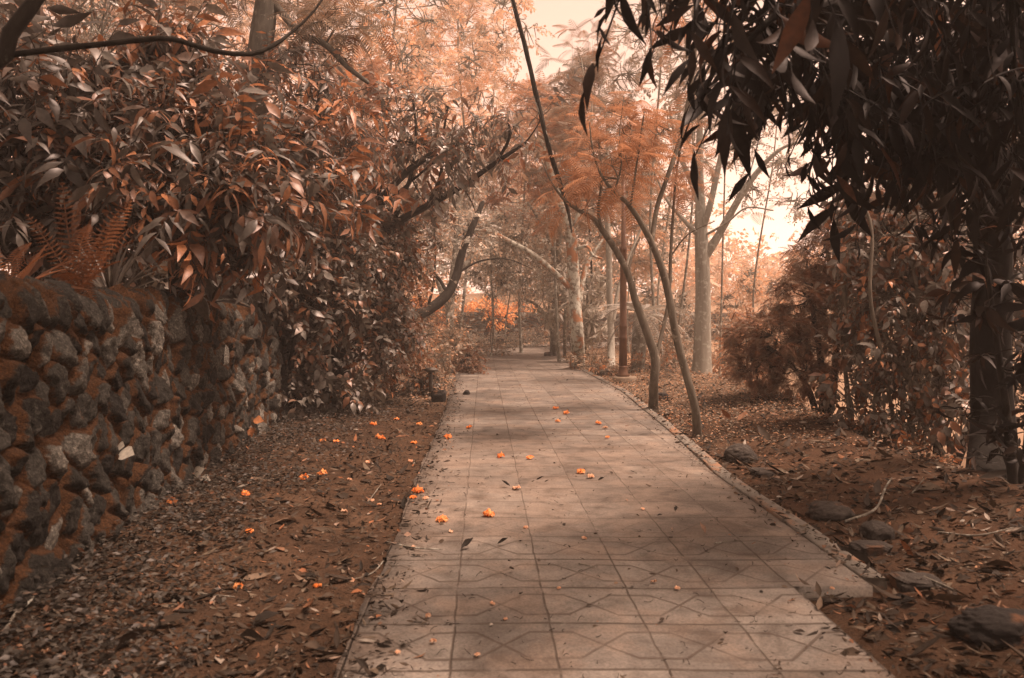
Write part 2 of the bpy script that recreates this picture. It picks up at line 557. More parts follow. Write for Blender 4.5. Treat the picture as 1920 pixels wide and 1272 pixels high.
Q = np.stack([i * n + j, i * n + j + 1, (i + 1) * n + j + 1, (i + 1) * n + j], -1).reshape(-1, 4)
O = m * n
k = np.arange(m - 1)
sideL = np.stack([k * n, (k + 1) * n, (k + 1) * n + O, k * n + O], -1)
sideR = np.stack([k * n + n - 1, k * n + n - 1 + O, (k + 1) * n + n - 1 + O, (k + 1) * n + n - 1], -1)
mp, nt, bs, out = new_mat("paving")
v = position(nt)
sx = nt.nodes.new("ShaderNodeSeparateXYZ"); nt.links.new(v, sx.inputs[0])
wv = noise(nt, v, 3.0, 2)
wx = M_(nt, 'MULTIPLY', M_(nt, 'SUBTRACT', wv, .5), .03)
u_ = M_(nt, 'ADD', sx.outputs[0], M_(nt, 'MULTIPLY', M_(nt, 'SUBTRACT', sx.outputs[1], 4.51), .034))
u_ = M_(nt, 'DIVIDE', M_(nt, 'ADD', M_(nt, 'ADD', u_, .30 + .4625 * 8), wx), .4625)
w_ = M_(nt, 'DIVIDE', M_(nt, 'ADD', M_(nt, 'SUBTRACT', sx.outputs[1], 4.51 - .527 * 12), wx), .527)
fa = M_(nt, 'ABSOLUTE', M_(nt, 'SUBTRACT', M_(nt, 'FRACT', u_), .5))
fb = M_(nt, 'ABSOLUTE', M_(nt, 'SUBTRACT', M_(nt, 'FRACT', w_), .5))
joint = smooth01(nt, M_(nt, 'MAXIMUM', M_(nt, 'SUBTRACT', fa, .008), fb), .472, .490)
hexl = M_(nt, 'ABSOLUTE', M_(nt, 'SUBTRACT', fb, M_(nt, 'MULTIPLY', M_(nt, 'MINIMUM', fa, .27), 1.05)))
hexl = M_(nt, 'SUBTRACT', 1.0, smooth01(nt, hexl, .012, .034))
tileid = nt.nodes.new("ShaderNodeTexWhiteNoise"); tileid.noise_dimensions = '2D'
cb = nt.nodes.new("ShaderNodeCombineXYZ")
nt.links.new(M_(nt, 'FLOOR', u_), cb.inputs[0]); nt.links.new(M_(nt, 'FLOOR', w_), cb.inputs[1]); nt.links.new(cb.outputs[0], tileid.inputs["Vector"])
n1 = noise(nt, v, .55, 5, .6); n2 = noise(nt, v, 5, 5, .65); n3 = noise(nt, v, 70, 4, .7); n4 = noise(nt, v, 2.2, 4, .6)
# dust lies thick over the middle stretch and hides the pattern
dusty = M_(nt, 'MULTIPLY', smooth01(nt, sx.outputs[1], 4.9, 6.2), M_(nt, 'SUBTRACT', 1.0, smooth01(nt, sx.outputs[1], 9.0, 11.0)))
dust = M_(nt, 'ADD', M_(nt, 'MULTIPLY', dusty, .55), smooth01(nt, n4, .42, .66), clamp=True)
col = ramp(nt, tileid.outputs["Value"], [(0, (.12, .093, .08)), (.5, (.155, .121, .104)), (1, (.20, .157, .134))])
col = mixc(nt, M_(nt, 'MULTIPLY', dust, .75), col, (.17, .116, .09))
col = mixc(nt, 1.0, col, rampn(nt, n2, [(.28, (.62, .6, .58)), (.5, (1, 1, 1)), (.75, (1.28, 1.26, 1.24))]), 'MULTIPLY')
col = mixc(nt, 1.0, col, rampn(nt, n3, [(.3, (.6, .59, .58)), (.5, (1, 1, 1)), (.72, (1.3, 1.28, 1.26))]), 'MULTIPLY')
col = mixc(nt, 1.0, col, rampn(nt, n1, [(.3, (.66, .63, .61)), (.7, (1.25, 1.22, 1.2))]), 'MULTIPLY')
st = noise(nt, v, 1.6, 8, .72, 1.2)
col = mixc(nt, 1.0, col, rampn(nt, st, [(.36, (.66, .63, .61)), (.5, (1, 1, 1)), (.66, (1.18, 1.15, 1.13))]), 'MULTIPLY')
jn = M_(nt, 'MULTIPLY', joint, smooth01(nt, noise(nt, v, 2.6, 5, .75), .32, .52))
jn = M_(nt, 'MULTIPLY', jn, M_(nt, 'SUBTRACT', 1.0, M_(nt, 'MULTIPLY', dusty, .4)))
hx = M_(nt, 'MULTIPLY', hexl, M_(nt, 'SUBTRACT', 1.0, M_(nt, 'MULTIPLY', dust, .6)))
hx = M_(nt, 'MULTIPLY', hx, M_(nt, 'SUBTRACT', 1.0, smooth01(nt, sx.outputs[1], 5.0, 7.0)))
col = mixc(nt, M_(nt, 'MULTIPLY', hx, .75), col, (.05, .03, .021))
col = mixc(nt, M_(nt, 'MULTIPLY', jn, .93), col, (.055, .036, .026))
nt.links.new(col, bs.inputs["Base Color"]); bs.inputs["Roughness"].default_value = .8; bs.inputs["Specular IOR Level"].default_value = .3
hh = M_(nt, 'SUBTRACT', M_(nt, 'ADD', M_(nt, 'MULTIPLY', n2, .3), M_(nt, 'MULTIPLY', n3, .25)), M_(nt, 'ADD', jn, M_(nt, 'MULTIPLY', hx, .5)))
bump(nt, bs, hh, .5, .012)
obj("path", (V, [Q, sideL, sideR]), mp, smooth=False, kind="structure", label="dusty paved path of square tiles with hexagon pattern", cat="path")

# kerb strip along the right edge
ky = axis([(4.66, 14, .3), (14, 45, .6)])
def kstrip(y, off): return np.interp(y, XRp[:, 0], XRp[:, 1]) + off
pr = [(.012, -.07), (.012, .006), (.020, .014), (.138, .014), (.146, .004), (.15, -.10)]
rows = np.stack([np.stack([kstrip(ky, o) + .006 * np.sin(ky * 3.1 + o * 20), ky, np.full(len(ky), z) + .005 * np.sin(ky * 2.3)], -1) for o, z in pr], 1)
m, n = rows.shape[:2]
i, j = np.meshgrid(np.arange(m - 1), np.arange(n - 1), indexing='ij')
Q = np.stack([i * n + j, i * n + j + 1, (i + 1) * n + j + 1, (i + 1) * n + j], -1).reshape(-1, 4)
mk, nt, bs, out = new_mat("kerb_concrete")
v = position(nt)
col = ramp(nt, noise(nt, v, 7, 6, .7), [(.3, (.09, .068, .055)), (.7, (.19, .145, .117))])
sx = nt.nodes.new("ShaderNodeSeparateXYZ"); nt.links.new(v, sx.inputs[0])
mf = smooth01(nt, noise(nt, position(nt, (1, .45, 1)), 3.4, 6, .7, .6), .5, .64)
col = mixc(nt, M_(nt, 'MULTIPLY', mf, .85), col, (.26, .11, .055))
nt.links.new(col, bs.inputs["Base Color"]); bs.inputs["Roughness"].default_value = .9
bump(nt, bs, noise(nt, v, 40, 5, .7), .6, .01)
obj("kerb", (rows.reshape(-1, 3), [Q, np.array([[0, 1, 2, 3], [0, 3, 4, 5]])]), mk, smooth=False, kind="structure", label="narrow mossy concrete kerb along the path", cat="kerb")

# ------------------------------------------------------------------ fieldstone wall
sp = [0.0]
Ltot = np.r_[0, np.cumsum(np.linalg.norm(np.diff(WS, axis=0), axis=1))]
while sp[-1] < Ltot[-1] - .3:
    s = sp[-1]
    sp.append(s + (.06 if s < 2.2 else .017 if s < 9 else .026 if s < 14 else .07 if s < 28 else .15))
sp = np.array(sp)
cx, cy = np.interp(sp, Ltot, WS[:, 0]), np.interp(sp, Ltot, WS[:, 1])
tx, ty = np.gradient(cx, sp), np.gradient(cy, sp)
ln = np.hypot(tx, ty); tx, ty = tx / ln, ty / ln
prof = []   # (outward offset, z, normal out, normal up, v coordinate)
for z in np.arange(-.15, HW - .12, .018): prof.append((.05 - .05 * z, z, 1, 0, z))
for a in np.linspace(.05, pi / 2, 9): prof.append((-.03 - .12 * (1 - math.cos(a)), HW - .12 + .12 * math.sin(a), math.cos(a), math.sin(a), HW - .12 + .12 * a))
nface = len(prof)
for o in np.arange(.03, .36, .03): prof.append((-.15 - o, HW, 0, 1, HW + .07 + o))
for z in (.05, .2, .4): prof.append((-.50, HW - z, -1, 0, HW + .5 + z))
prof = np.array(prof)
S_, Pv = np.meshgrid(sp, prof[:, 4], indexing='ij')
cw, chh = .185, .205
hr = np.random.default_rng(5)
NS, NV = int(Ltot[-1] / cw) + 8, int(3.2 / chh) + 8
jx, jy, jr, jt1, jt2 = (hr.uniform(-.42, .42, (NS, NV)), hr.uniform(-.42, .42, (NS, NV)), hr.uniform(0, 1, (NS, NV)), hr.normal(size=(NS, NV)), hr.normal(size=(NS, NV)))
wo = .03 * wob(np.stack([S_, Pv], -1), 2.2, 21)
wo2 = .03 * wob(np.stack([S_, Pv], -1), 2.2, 22)
A = (S_ + wo) / cw + 3; B = (Pv + wo2) / chh + 3
ia, ib = np.floor(A).astype(int), np.floor(B).astype(int)
F1 = np.full(A.shape, 9.0); F2 = F1.copy(); R1 = np.zeros(A.shape); D1 = np.zeros(A.shape); T1 = np.zeros(A.shape)
for da in range(-2, 3):
    for db in range(-2, 3):
        qa, qb = np.clip(ia + da, 0, NS - 1), np.clip(ib + db, 0, NV - 1)
        dx, dy = A - (qa + .5 + jx[qa, qb] + .5 * (qb % 2) * .8), B - (qb + .5 + jy[qa, qb])
        d = np.hypot(dx, dy * .85) * (1.15 - .3 * jr[qa, qb])
        c1 = d < F1
        F2 = np.where(c1, F1, np.minimum(F2, d)); R1 = np.where(c1, jr[qa, qb], R1)
        T1 = np.where(c1, dx * jt1[qa, qb] + dy * jt2[qa, qb], T1); F1 = np.where(c1, d, F1)
edge = F2 - F1
dome = sst(-.06, .26, edge)
pts = np.stack([S_, Pv], -1)
hgt = dome * (.035 + .06 * R1 ** 1.4) + .05 * T1 * dome + .022 * wob(pts, 4, 31) * dome + .012 * wob(pts, 11, 32)
o_, z_, no, nu = (prof[:, q][None] for q in range(4))
base = wob(np.stack([S_, Pv * 0], -1), .25, 40) * .05
ox = o_ + hgt * no + 0 * S_
V = np.stack([cx[:, None] + ty[:, None] * ox, cy[:, None] - tx[:, None] * ox, z_ + hgt * nu + base * (z_ > .9) * (z_ - .9)], -1)
m, n = S_.shape
rn = (R1 * 7.31) % 1.0
att = {"rnd": rn.ravel(), "joint": (1 - sst(.05, .30, edge)).ravel()}
ms, nt, bs, out = new_mat("fieldstone")
v = position(nt)
ar = nt.nodes.new("ShaderNodeAttribute"); ar.attribute_name = "rnd"
aj = nt.nodes.new("ShaderNodeAttribute"); aj.attribute_name = "joint"
col = ramp(nt, ar.outputs["Fac"], [(0, (.012, .0096, .008)), (.4, (.026, .021, .017)), (.7, (.052, .042, .035)), (.88, (.105, .084, .07)), (1, (.19, .152, .127))])
g = noise(nt, v, 48, 5, .75)
col = mixc(nt, 1.0, col, rampn(nt, g, [(.3, (.45, .44, .43)), (.52, (1, 1, 1)), (.66, (2.6, 2.5, 2.4))]), 'MULTIPLY')
lich = smooth01(nt, noise(nt, v, 13, 6, .8, .5), .56, .68)
col = mixc(nt, M_(nt, 'MULTIPLY', lich, .5), col, (.15, .12, .10))
mz = noise(nt, v, 5, 5, .65)
geo = nt.nodes.new("ShaderNodeNewGeometry"); sn = nt.nodes.new("ShaderNodeSeparateXYZ"); nt.links.new(geo.outputs["Normal"], sn.inputs[0])
mossf = M_(nt, 'ADD', M_(nt, 'MULTIPLY', aj.outputs["Fac"], .62), M_(nt, 'ADD', M_(nt, 'MULTIPLY', sn.outputs[2], .22), M_(nt, 'MULTIPLY', mz, .75)))
mossf = smooth01(nt, M_(nt, 'ADD', mossf, M_(nt, 'MULTIPLY', M_(nt, 'SUBTRACT', noise(nt, v, 33, 4, .7), .5), .55)), .62, .88)
mcol = ramp(nt, noise(nt, v, 70, 4, .7), [(.3, (.032, .0135, .006)), (.55, (.10, .038, .0145)), (.8, (.23, .086, .033))])
col = mixc(nt, mossf, col, mcol)
nt.links.new(col, bs.inputs["Base Color"]); bs.inputs["Roughness"].default_value = .92; bs.inputs["Specular IOR Level"].default_value = .25
bump(nt, bs, M_(nt, 'ADD', M_(nt, 'ADD', g, noise(nt, v, 17, 4, .7)), M_(nt, 'MULTIPLY', mossf, noise(nt, v, 110, 3, .8))), 1.0, .03)
wall = empty("stone_wall", (-2.7, 5.5, 0), "old mossy fieldstone wall running along the shaded side of the path", "wall")
for nm, a, b in (("wall_face", 0, nface), ("wall_top", nface - 1, n)):
    i, j = np.meshgrid(np.arange(m - 1), np.arange(b - a - 1), indexing='ij')
    w = b - a
    Q = np.stack([i * w + j, (i + 1) * w + j, (i + 1) * w + j + 1, i * w + j + 1], -1).reshape(-1, 4)
    sl = np.s_[:, a:b]
    obj(nm, (V[sl].reshape(-1, 3), [Q], {k: q.reshape(m, n)[sl].ravel() for k, q in att.items()}), ms, wall)

# ------------------------------------------------------------------ plants: common builders
def px_line(pts):
    """[(px, py, Y, radius px)] -> x y z r"""
    return np.array([[*P(a, b, y), r * y / F] for a, b, y, r in pts])


def in_blob(c, rad, n, shell=.35, seed=0):
    r = np.random.default_rng(seed)
    d = nrm(r.normal(size=(n, 3)))
    k = (shell + (1 - shell) * r.uniform(0, 1, n)) ** (1 / 2.0)
    return np.asarray(c) + d * k[:, None] * np.asarray(rad), d


def leaves_at(kind, tpls, O, D, size, seed, bright=.5, per=8, droop=.5, clump_var=.5):
    """foliage around the clump points O growing towards D; returns geometry + twig ends"""
    if kind == 'mixed':
        h = len(O) // 2
        return join([leaves_at('rosette', tpls, O[:h], D[:h], size, seed, bright, per, droop, clump_var),
                     leaves_at('spray', tpls, O[h:], D[h:], size, seed + 1, bright, per, droop * .8, clump_var)])
    r = np.random.default_rng(seed)
    N = len(O)
    cl = r.uniform(0, 1, N)
    cz = r.choice([.55, .75, .95, 1.1, 1.4], N)
    if kind == 'rosette':
        ax = nrm(D + np.array([0, 0, .5]) + r.normal(size=(N, 3)) * .35)
        ref = nrm(np.cross(ax, r.normal(size=(N, 3)))); ref2 = np.cross(ax, ref)
        pos, dr, up, sc, rn = [], [], [], [], []
        for k in range(per):
            a = k * 2.399 + r.uniform(-.3, .3, N)
            inner = 1 - (k + .5) / per
            th = (1.75 - 1.2 * inner) + r.normal(size=N) * .32
            d = ax * np.cos(th)[:, None] + (ref * np.cos(a)[:, None] + ref2 * np.sin(a)[:, None]) * np.sin(th)[:, None]
            d = nrm(d - np.array([0, 0, droop * .6]))
            pos.append(O + d * size * .04 - ax * size * .12 * (1 - inner)); dr.append(d); up.append(ax)
            sc.append(size * cz * r.uniform(.6, 1.2, N) * (1 - .3 * inner))
            rn.append(np.clip(.55 * (clump_var * cl + (1 - clump_var) * r.uniform(0, 1, N)) + .5 * bright * inner + r.normal(size=N) * .13 + .08, 0, 1))
        return scatter_mix(tpls, np.concatenate(pos), np.concatenate(dr), np.concatenate(up), np.concatenate(sc), np.concatenate(rn), seed)
    if kind == 'spray':
        d0 = nrm(D + r.normal(size=(N, 3)) * .5 - np.array([0, 0, droop * .5]))
        L = size * per * .33 * r.uniform(.7, 1.2, N)
        side = nrm(np.cross(d0, np.array([0, 0, 1.0]) + r.normal(size=(N, 3)) * .35)); nor = np.cross(side, d0)
        pos, dr, up, sc, rn = [], [], [], [], []
        for k in range(per):
            s = 1 if k % 2 else -1
            f = (k + .6) / per
            p = O + d0 * (L * f)[:, None] - np.array([0, 0, .15]) * (L * f * f)[:, None] * droop
            d = nrm(d0 * .55 + side * s * (1 - .6 * (k == per - 1)) + r.normal(size=(N, 3)) * .28 - np.array([0, 0, droop * .5]))
            pos.append(p); dr.append(d); up.append(nor + r.normal(size=(N, 3)) * .3); sc.append(size * cz * r.uniform(.6, 1.2, N))
            rn.append(np.clip(clump_var * cl + (1 - clump_var) * r.uniform(0, 1, N) + (bright - .5) * .7, 0, 1))
        tw = twigs(O, O + d0 * L[:, None] - np.array([0, 0, .15]) * L[:, None] * droop, size * .03, size * .012, .03, seed)
        g = scatter_mix(tpls, np.concatenate(pos), np.concatenate(dr), np.concatenate(up), np.concatenate(sc), np.concatenate(rn), seed)
        return join([g, (tw[0], tw[1], {"rnd": np.full(len(tw[0]), .12)})])
    # fronds fanning from each clump point
    pos, dr, up, sc, rn = [], [], [], [], []
    for k in range(per):
        d = nrm(D * .7 + r.normal(size=(N, 3)) * .75 + np.array([0, 0, .15 - droop * .5]))
        d[:, 2] *= .6; d = nrm(d)
        pos.append(O); dr.append(d); up.append(np.array([0, 0, 1.0]) + r.normal(size=(N, 3)) * .25)
        sc.append(size * r.uniform(.6, 1.15, N)); rn.append(np.clip(clump_var * cl + (1 - clump_var) * r.uniform(0, 1, N) + (bright - .5) * .7, 0, 1))
    return scatter_mix(tpls, np.concatenate(pos), np.concatenate(dr), np.concatenate(up), np.concatenate(sc), np.concatenate(rn), seed)


_seed = [100]


def plant(name, label, cat, base, trunk, limbs, blobs, bark, leaf, kind, tpls, size, n, per=8, bright=.5, droop=.5, group=None, seg=10,
          flare=.25, shell=.35, twig=.006, clump_var=.5, limb_name="branch", crown_name="crown", bare=True):
    """trunk and limbs: arrays x y z r; blobs: [(centre xyz, radii xyz, share)]"""
    _seed[0] += 1; sd = _seed[0]
    t = empty(name, base, label, cat, group)
    skel = []
    for k, tr in enumerate(trunk):
        S = spline(tr, .15); skel.append(S)
        obj("trunk" if tr[0][3] > .03 else "stem", tube(tr, .1, seg, .05, sd + k, flare), bark, t)
    for k, lb in enumerate(limbs):
        S = spline(lb, .15); skel.append(S)
        obj(limb_name, tube(lb, .1, max(5, seg - 3), .05, sd + 20 + k), bark, t)
    sk = np.vstack(skel) if skel else np.array([[*base, .02]])
    geos, tw = [], []
    tot = sum(b[2] for b in blobs)
    for k, (c, rad, sh) in enumerate(blobs):
        c = np.asarray(c, float)
        rad = np.asarray(rad, float)
        q = sk[((sk[:, :3] - c) ** 2).sum(1).argmin()]
        own = [q[None]]
        if np.linalg.norm(q[:3] - c) > .25 * rad.max():
            rr = max(.006, min(q[3] * .6, .012 + .012 * rad.max()))
            mid = (q[:3] + c) / 2 + np.random.default_rng(sd + k).normal(size=3) * .08 * np.linalg.norm(q[:3] - c)
            ln = np.array([[*q[:3], rr], [*mid, rr * .75], [*c, rr * .4]])
            obj(limb_name, tube(ln, .15, 5, .03, sd + 60 + k), bark, t)
            own.append(spline(ln, .2))
        cnt = max(1, int(n * sh / tot))
        # a few forks inside the blob, then twigs from the forks to the clumps
        fk, _ = in_blob(c, rad * .62, max(3, cnt // 9), .2, sd * 7 + k)
        own = np.vstack(own)
        near = own[((fk[:, None] - own[None, :, :3]) ** 2).sum(-1).argmin(1)]
        tw.append(twigs(near[:, :3], fk, np.minimum(near[:, 3] * .7, twig * 2.2), twig * 1.2, .12, sd + k))
        O, D = in_blob(c, rad, cnt, shell, sd * 13 + k)
        D = nrm(D * (1 / rad) + np.array([0, 0, .1]))
        near = fk[((O[:, None] - fk[None]) ** 2).sum(-1).argmin(1)]
        tw.append(twigs(near, O, twig, twig * .5, .1, sd + 40 + k))
        geos.append(leaves_at(kind, tpls, O, D, size, sd * 3 + k, bright, per, droop, clump_var))
    if geos:
        obj(crown_name, join(geos), leaf, t)
        if bare: obj("twig", join(tw), bark, t, kind="stuff")
    return t


def bl(px, py, Y, rx, ry, rd=None, sh=None):
    """a foliage blob given in photo pixels at depth Y; rd = half depth in metres"""
    k = Y / F
    rd = (rx + ry) / 2 * k if rd is None else rd
    return (P(px, py, Y), (rx * k, rd, ry * k), sh if sh is not None else rx * ry * k * k)




def uphill(px, py, Y):
    """base on the terrace behind the wall for something seen at px, Y metres away"""
    p = P(px, py, Y); p[2] = g1(p[0], p[1]) - .03
    return p


def from_base(b, px_pts, r0=None):
    """trunk line from a base point through pixel points"""
    if r0 is None: r0 = px_pts[0][3] * px_pts[0][2] / F * 1.12
    return np.vstack([[[b[0], b[1], b[2] - .3, r0 * 1.05]], px_line(px_pts)])


# --- overhanging tree beside the camera: only its limbs enter the picture
tb = np.array([-3.3, 3.3, 1.4])
t = plant("overhanging_tree", "dark bare limbs reaching across the upper corner of the sky above the wall", "tree", tb,
          [np.array([[*tb, .16], [-3.25, 3.4, 2.4, .14], [-3.2, 3.7, 3.6, .11], [-3.0, 4.2, 5.2, .06]])],
          [np.vstack([[[-3.25, 3.5, 2.35, .07]], px_line([(-40, 140, 4.1, 17), (20, 62, 4.15, 15), (72, -8, 4.2, 13), (130, -110, 4.3, 11)])]),
           np.vstack([[[-3.25, 3.5, 2.3, .03]], px_line([(-60, 118, 4.2, 7), (0, 106, 4.2, 6), (100, 93, 4.2, 6), (200, 82, 4.2, 5.5), (300, 72, 4.2, 5.5), (345, 79, 4.25, 5.2), (400, 96, 4.3, 5), (470, 102, 4.4, 4.6), (515, 84, 4.5, 4), (545, 62, 4.6, 3), (590, 20, 4.7, 2.2), (640, -60, 4.9, 2)])])],
          [((-2.9, 4.4, 5.3), (1.5, 1.6, .9), 1), ((-1.6, 5.4, 5.0), (1.2, 1.4, .6), .6), ((-2.2, 2.6, 4.6), (2.0, 1.8, .6), 1.2), ((-1.0, 3.6, 5.2), (1.4, 1.4, .5), .6), ((-3.6, 6.0, 5.2), (1.4, 1.8, .8), 1), ((-2.2, -.8, 4.4), (2.2, 1.8, .7), 1.4)], B_DARK, L_SHRUB, 'rosette', LANCE_FAR, .26, 820, 9)  # the whole crown is out of view, added to shade the wall side

# --- fern and spiky plants along the top of the wall
def fern(label, base, fronds, size_seed, cat="fern"):
    t = empty("fern", base, label, cat)
    r = np.random.default_rng(size_seed)
    for k, (tip, up) in enumerate(fronds):
        d = np.asarray(tip) - base
        L = np.linalg.norm(d) * .72
        lift = np.array([0, 0, .22]) * L
        g = scatter(FERN[k % 2], np.array([base]), np.array([d + lift]), np.array([up]), [L * 1.08], [r.uniform(.25, 1)])
        obj("frond", g, L_FERN, t)
    return t

fb = uphill(150, 505, 5.7); fb[2] = HW + .02
fern("rust coloured fern with lacy fronds rising from the wall top", fb,
     [(P(x, y, Y), (0, -.6, .8)) for x, y, Y in ((72, 262, 5.5), (165, 285, 5.5), (262, 340, 5.3), (190, 318, 5.8), (20, 352, 5.3), (115, 310, 5.9), (232, 400, 5.2), (70, 420, 5.1), (250, 300, 6.1), (120, 470, 5.0), (205, 452, 5.1))], 3)
fb2 = uphill(10, 520, 5.0); fb2[2] = HW + .02
fern("low dark fern spilling over the near end of the wall", fb2,
     [(P(x, y, Y), (0, -.5, .8)) for x, y, Y in ((-60, 380, 4.9), (40, 395, 4.8), (92, 430, 4.7), (70, 470, 4.6), (-40, 470, 4.5), (20, 370, 5.2))], 4)


def blades(name, label, cat, base, tips, w, leaf, seed):
    t = empty(name, base, label, cat)
    gs = []
    r = np.random.default_rng(seed)
    for tip in tips:
        d = np.asarray(tip) - base
        L = np.linalg.norm(d)
        tp = tpl_leaf(w / L, 7, .5, r.uniform(.08, .35), .35, 0)
        o = obj("blade", scatter(tp, np.array([base + r.normal(size=3) * .012]), np.array([d + [0, 0, .12 * L]]), np.array([[d[0] * -.2, -.5, .8]]), [L], [r.uniform(.1, 1)]), leaf, t)
    return t

sb = uphill(212, 540, 6.4); sb[2] = HW + .01
rr = np.random.default_rng(9)
blades("spiky_plant", "spiky grass like plant with narrow blades fanned over the wall top", "plant", sb,
       [P(212 + math.sin(a) * r_ * 105, 545 - math.cos(a) * r_ * 118, 6.4 + rr.uniform(-.35, .3)) for a, r_ in zip(np.linspace(-1.25, 1.25, 26), rr.uniform(.65, 1.15, 26))], .03, L_BLADE, 10)
sb = uphill(30, 530, 5.3); sb[2] = HW + .01
blades("strap_leaf_plant", "plant with long arching strap leaves lying along the wall top", "plant", sb,
       [P(x, y, Y) for x, y, Y in ((140, 478, 5.2), (120, 500, 5.0), (95, 452, 5.5), (150, 530, 4.9), (-60, 470, 5.1), (60, 470, 5.6), (100, 525, 4.8))], .06, L_FERN, 12)
sb = uphill(400, 548, 8.3); sb[2] = HW + .01
blades("drooping_blade_plant", "drooping pale bladed plant hanging over the wall by the slim trunk", "plant", sb,
       [P(x, y, Y) for x, y, Y in ((385, 490, 8.2), (405, 535, 8.0), (440, 560, 7.9), (420, 505, 8.3), (470, 575, 8.0), (360, 520, 8.2), (450, 510, 8.6), (340, 545, 8.0))], .06, L_BLADE, 14)

# --- the broad leaved shrubs above the wall
b = uphill(330, 560, 8.2)
plant("broad_leaf_shrub", "large glossy shrub of rosetted broad leaves with orange tips leaning over the wall", "shrub", b,
      [from_base(b, [(320, 430, 8.2, 9), (300, 300, 8.2, 7), (270, 190, 8.1, 5)]), from_base(b, [(370, 450, 8.0, 8), (430, 350, 7.8, 6), (500, 290, 7.6, 4)]), from_base(b, [(360, 420, 8.4, 8), (400, 270, 8.5, 6), (420, 170, 8.4, 4)])],
      [px_line([(320, 430, 8.2, 7), (240, 360, 7.7, 5), (170, 300, 7.4, 4)])],
      [bl(410, 235, 8.3, 100, 60), bl(500, 320, 7.7, 95, 70), bl(400, 330, 7.5, 110, 80), bl(300, 230, 7.9, 110, 80), bl(330, 400, 7.3, 105, 70),
       bl(470, 400, 7.6, 85, 60), bl(240, 330, 7.5, 90, 80), bl(320, 110, 8.4, 90, 60), bl(560, 270, 8.2, 55, 60), bl(420, 470, 7.6, 60, 40), bl(320, 90, 8.6, 60, 50), bl(200, 150, 8.2, 90, 70), bl(600, 330, 8.3, 40, 50, None, .05)],
      B_DARK, L_SHRUB, 'mixed', LANCE, .205, 880, 8, .7, .9)
b = uphill(60, 560, 7.6)
plant("broad_leaf_shrub", "shadowy broad leaved shrub behind the ferns at the wall's near end", "shrub", b,
      [from_base(b, [(70, 430, 7.5, 9), (90, 300, 7.3, 6), (100, 180, 7.3, 4)]), from_base(b, [(30, 420, 7.5, 7), (-20, 280, 7.3, 5)])], [],
      [bl(110, 190, 7.5, 110, 80), bl(40, 290, 7.3, 110, 90), bl(150, 330, 7.6, 90, 80), bl(30, 420, 7.2, 100, 70), bl(180, 430, 7.8, 100, 60), bl(-40, 180, 7.2, 90, 100)],
      B_DARK, L_SHRUB, 'mixed', LANCE, .23, 340, 8, .4, 1.0)
b = uphill(560, 560, 12.4)
plant("broad_leaf_shrub", "paler rosette leaved shrub catching light beside the tall leaning trunk", "shrub", b,
      [from_base(b, [(565, 400, 12.3, 6), (580, 280, 12.2, 4), (600, 170, 12, 3)]), from_base(b, [(600, 420, 12.4, 5), (640, 300, 12.2, 3)])], [],
      [bl(580, 180, 12.2, 70, 60), bl(630, 260, 12.2, 70, 60), bl(560, 300, 12.2, 60, 70), bl(620, 370, 12.2, 60, 50), bl(540, 120, 12.4, 50, 50)],
      B_DARK, L_SHRUB, 'mixed', LANCE_FAR, .24, 250, 8, .8, .8)

# --- trunks behind and beside the wall
b = uphill(462, 560, 12.6)
plant("tall_tree", "tall straight grey trunk standing above the broad leaved shrub", "tree", b,
      [from_base(b, [(466, 400, 12.6, 26), (476, 200, 12.6, 24), (490, 80, 12.7, 22.5), (502, -20, 12.8, 21), (520, -260, 13, 18)])],
      [px_line([(500, -10, 12.8, 8), (560, 60, 12.6, 7), (610, 84, 12.4, 6), (650, 125, 12.3, 5), (690, 155, 12.2, 4)])],
      [bl(540, -170, 13, 210, 90, 2), bl(330, -120, 13, 160, 90, 2), bl(640, 40, 12.5, 80, 30, .6, .5)], B_TALL, L_FEATHER_DK, 'frond', BIF, .5, 150, 4, .5)
b = on_ground(492, 782)
plant("slim_tree", "slim mossy trunk growing against the end of the fieldstone wall", "tree", b,
      [from_base(b, [(488, 700, 11.0, 13), (478, 560, 11.0, 13), (482, 430, 11.1, 12), (470, 330, 11.2, 10), (455, 220, 11.4, 8)])], [],
      [bl(450, 240, 11.6, 60, 60), bl(520, 380, 11.4, 45, 50)], B_MOSS, L_DARKBUSH, 'spray', OVATE, .11, 70, 7)

# --- shrubs between wall and path, dense and dark
def dark_shrub(label, px, py, stems, blobs, n, leaf=L_DARKBUSH, tp=OVATE, size=.13, name="leafy_shrub", bright=.5, per=9, wall_top=False, droop=.5):
    b = on_ground(px, py) if not wall_top else wall_top
    tr = [from_base(b, s_, s_[0][3] * s_[0][2] / F * 1.15) for s_ in stems]
    return plant(name, label, "shrub", b, tr, [], [bl(*q) for q in blobs], B_DARK, leaf, 'spray', tp, size, n, per, bright, droop, None, 7)

dark_shrub("dense dark shrub pressed against the wall behind the slim mossy trunk", 545, 775,
           [[(545, 700, 11.8, 5), (560, 600, 12, 4), (590, 480, 12.2, 3)], [(530, 690, 11.8, 4), (520, 560, 12, 3)]],
           [(560, 470, 12, 65, 60), (600, 560, 12.2, 65, 60), (540, 570, 12, 40, 60), (640, 480, 12.6, 60, 60), (600, 400, 12.6, 70, 50), (545, 660, 11.9, 40, 50, .3)], 620)
dark_shrub("tangled shrub with twin bare lower stems beside the left soil strip".replace("left ", ""), 622, 725,
           [[(632, 640, 14, 8), (655, 560, 14, 6), (672, 470, 14, 4)], [(610, 660, 14.1, 6), (640, 590, 14.1, 5), (650, 520, 14.2, 3)]],
           [(670, 560, 14, 65, 60), (700, 470, 14.2, 65, 60), (650, 450, 14, 65, 60), (720, 610, 14, 50, 50), (690, 660, 13.6, 45, 40), (640, 380, 14.2, 60, 50)], 760)
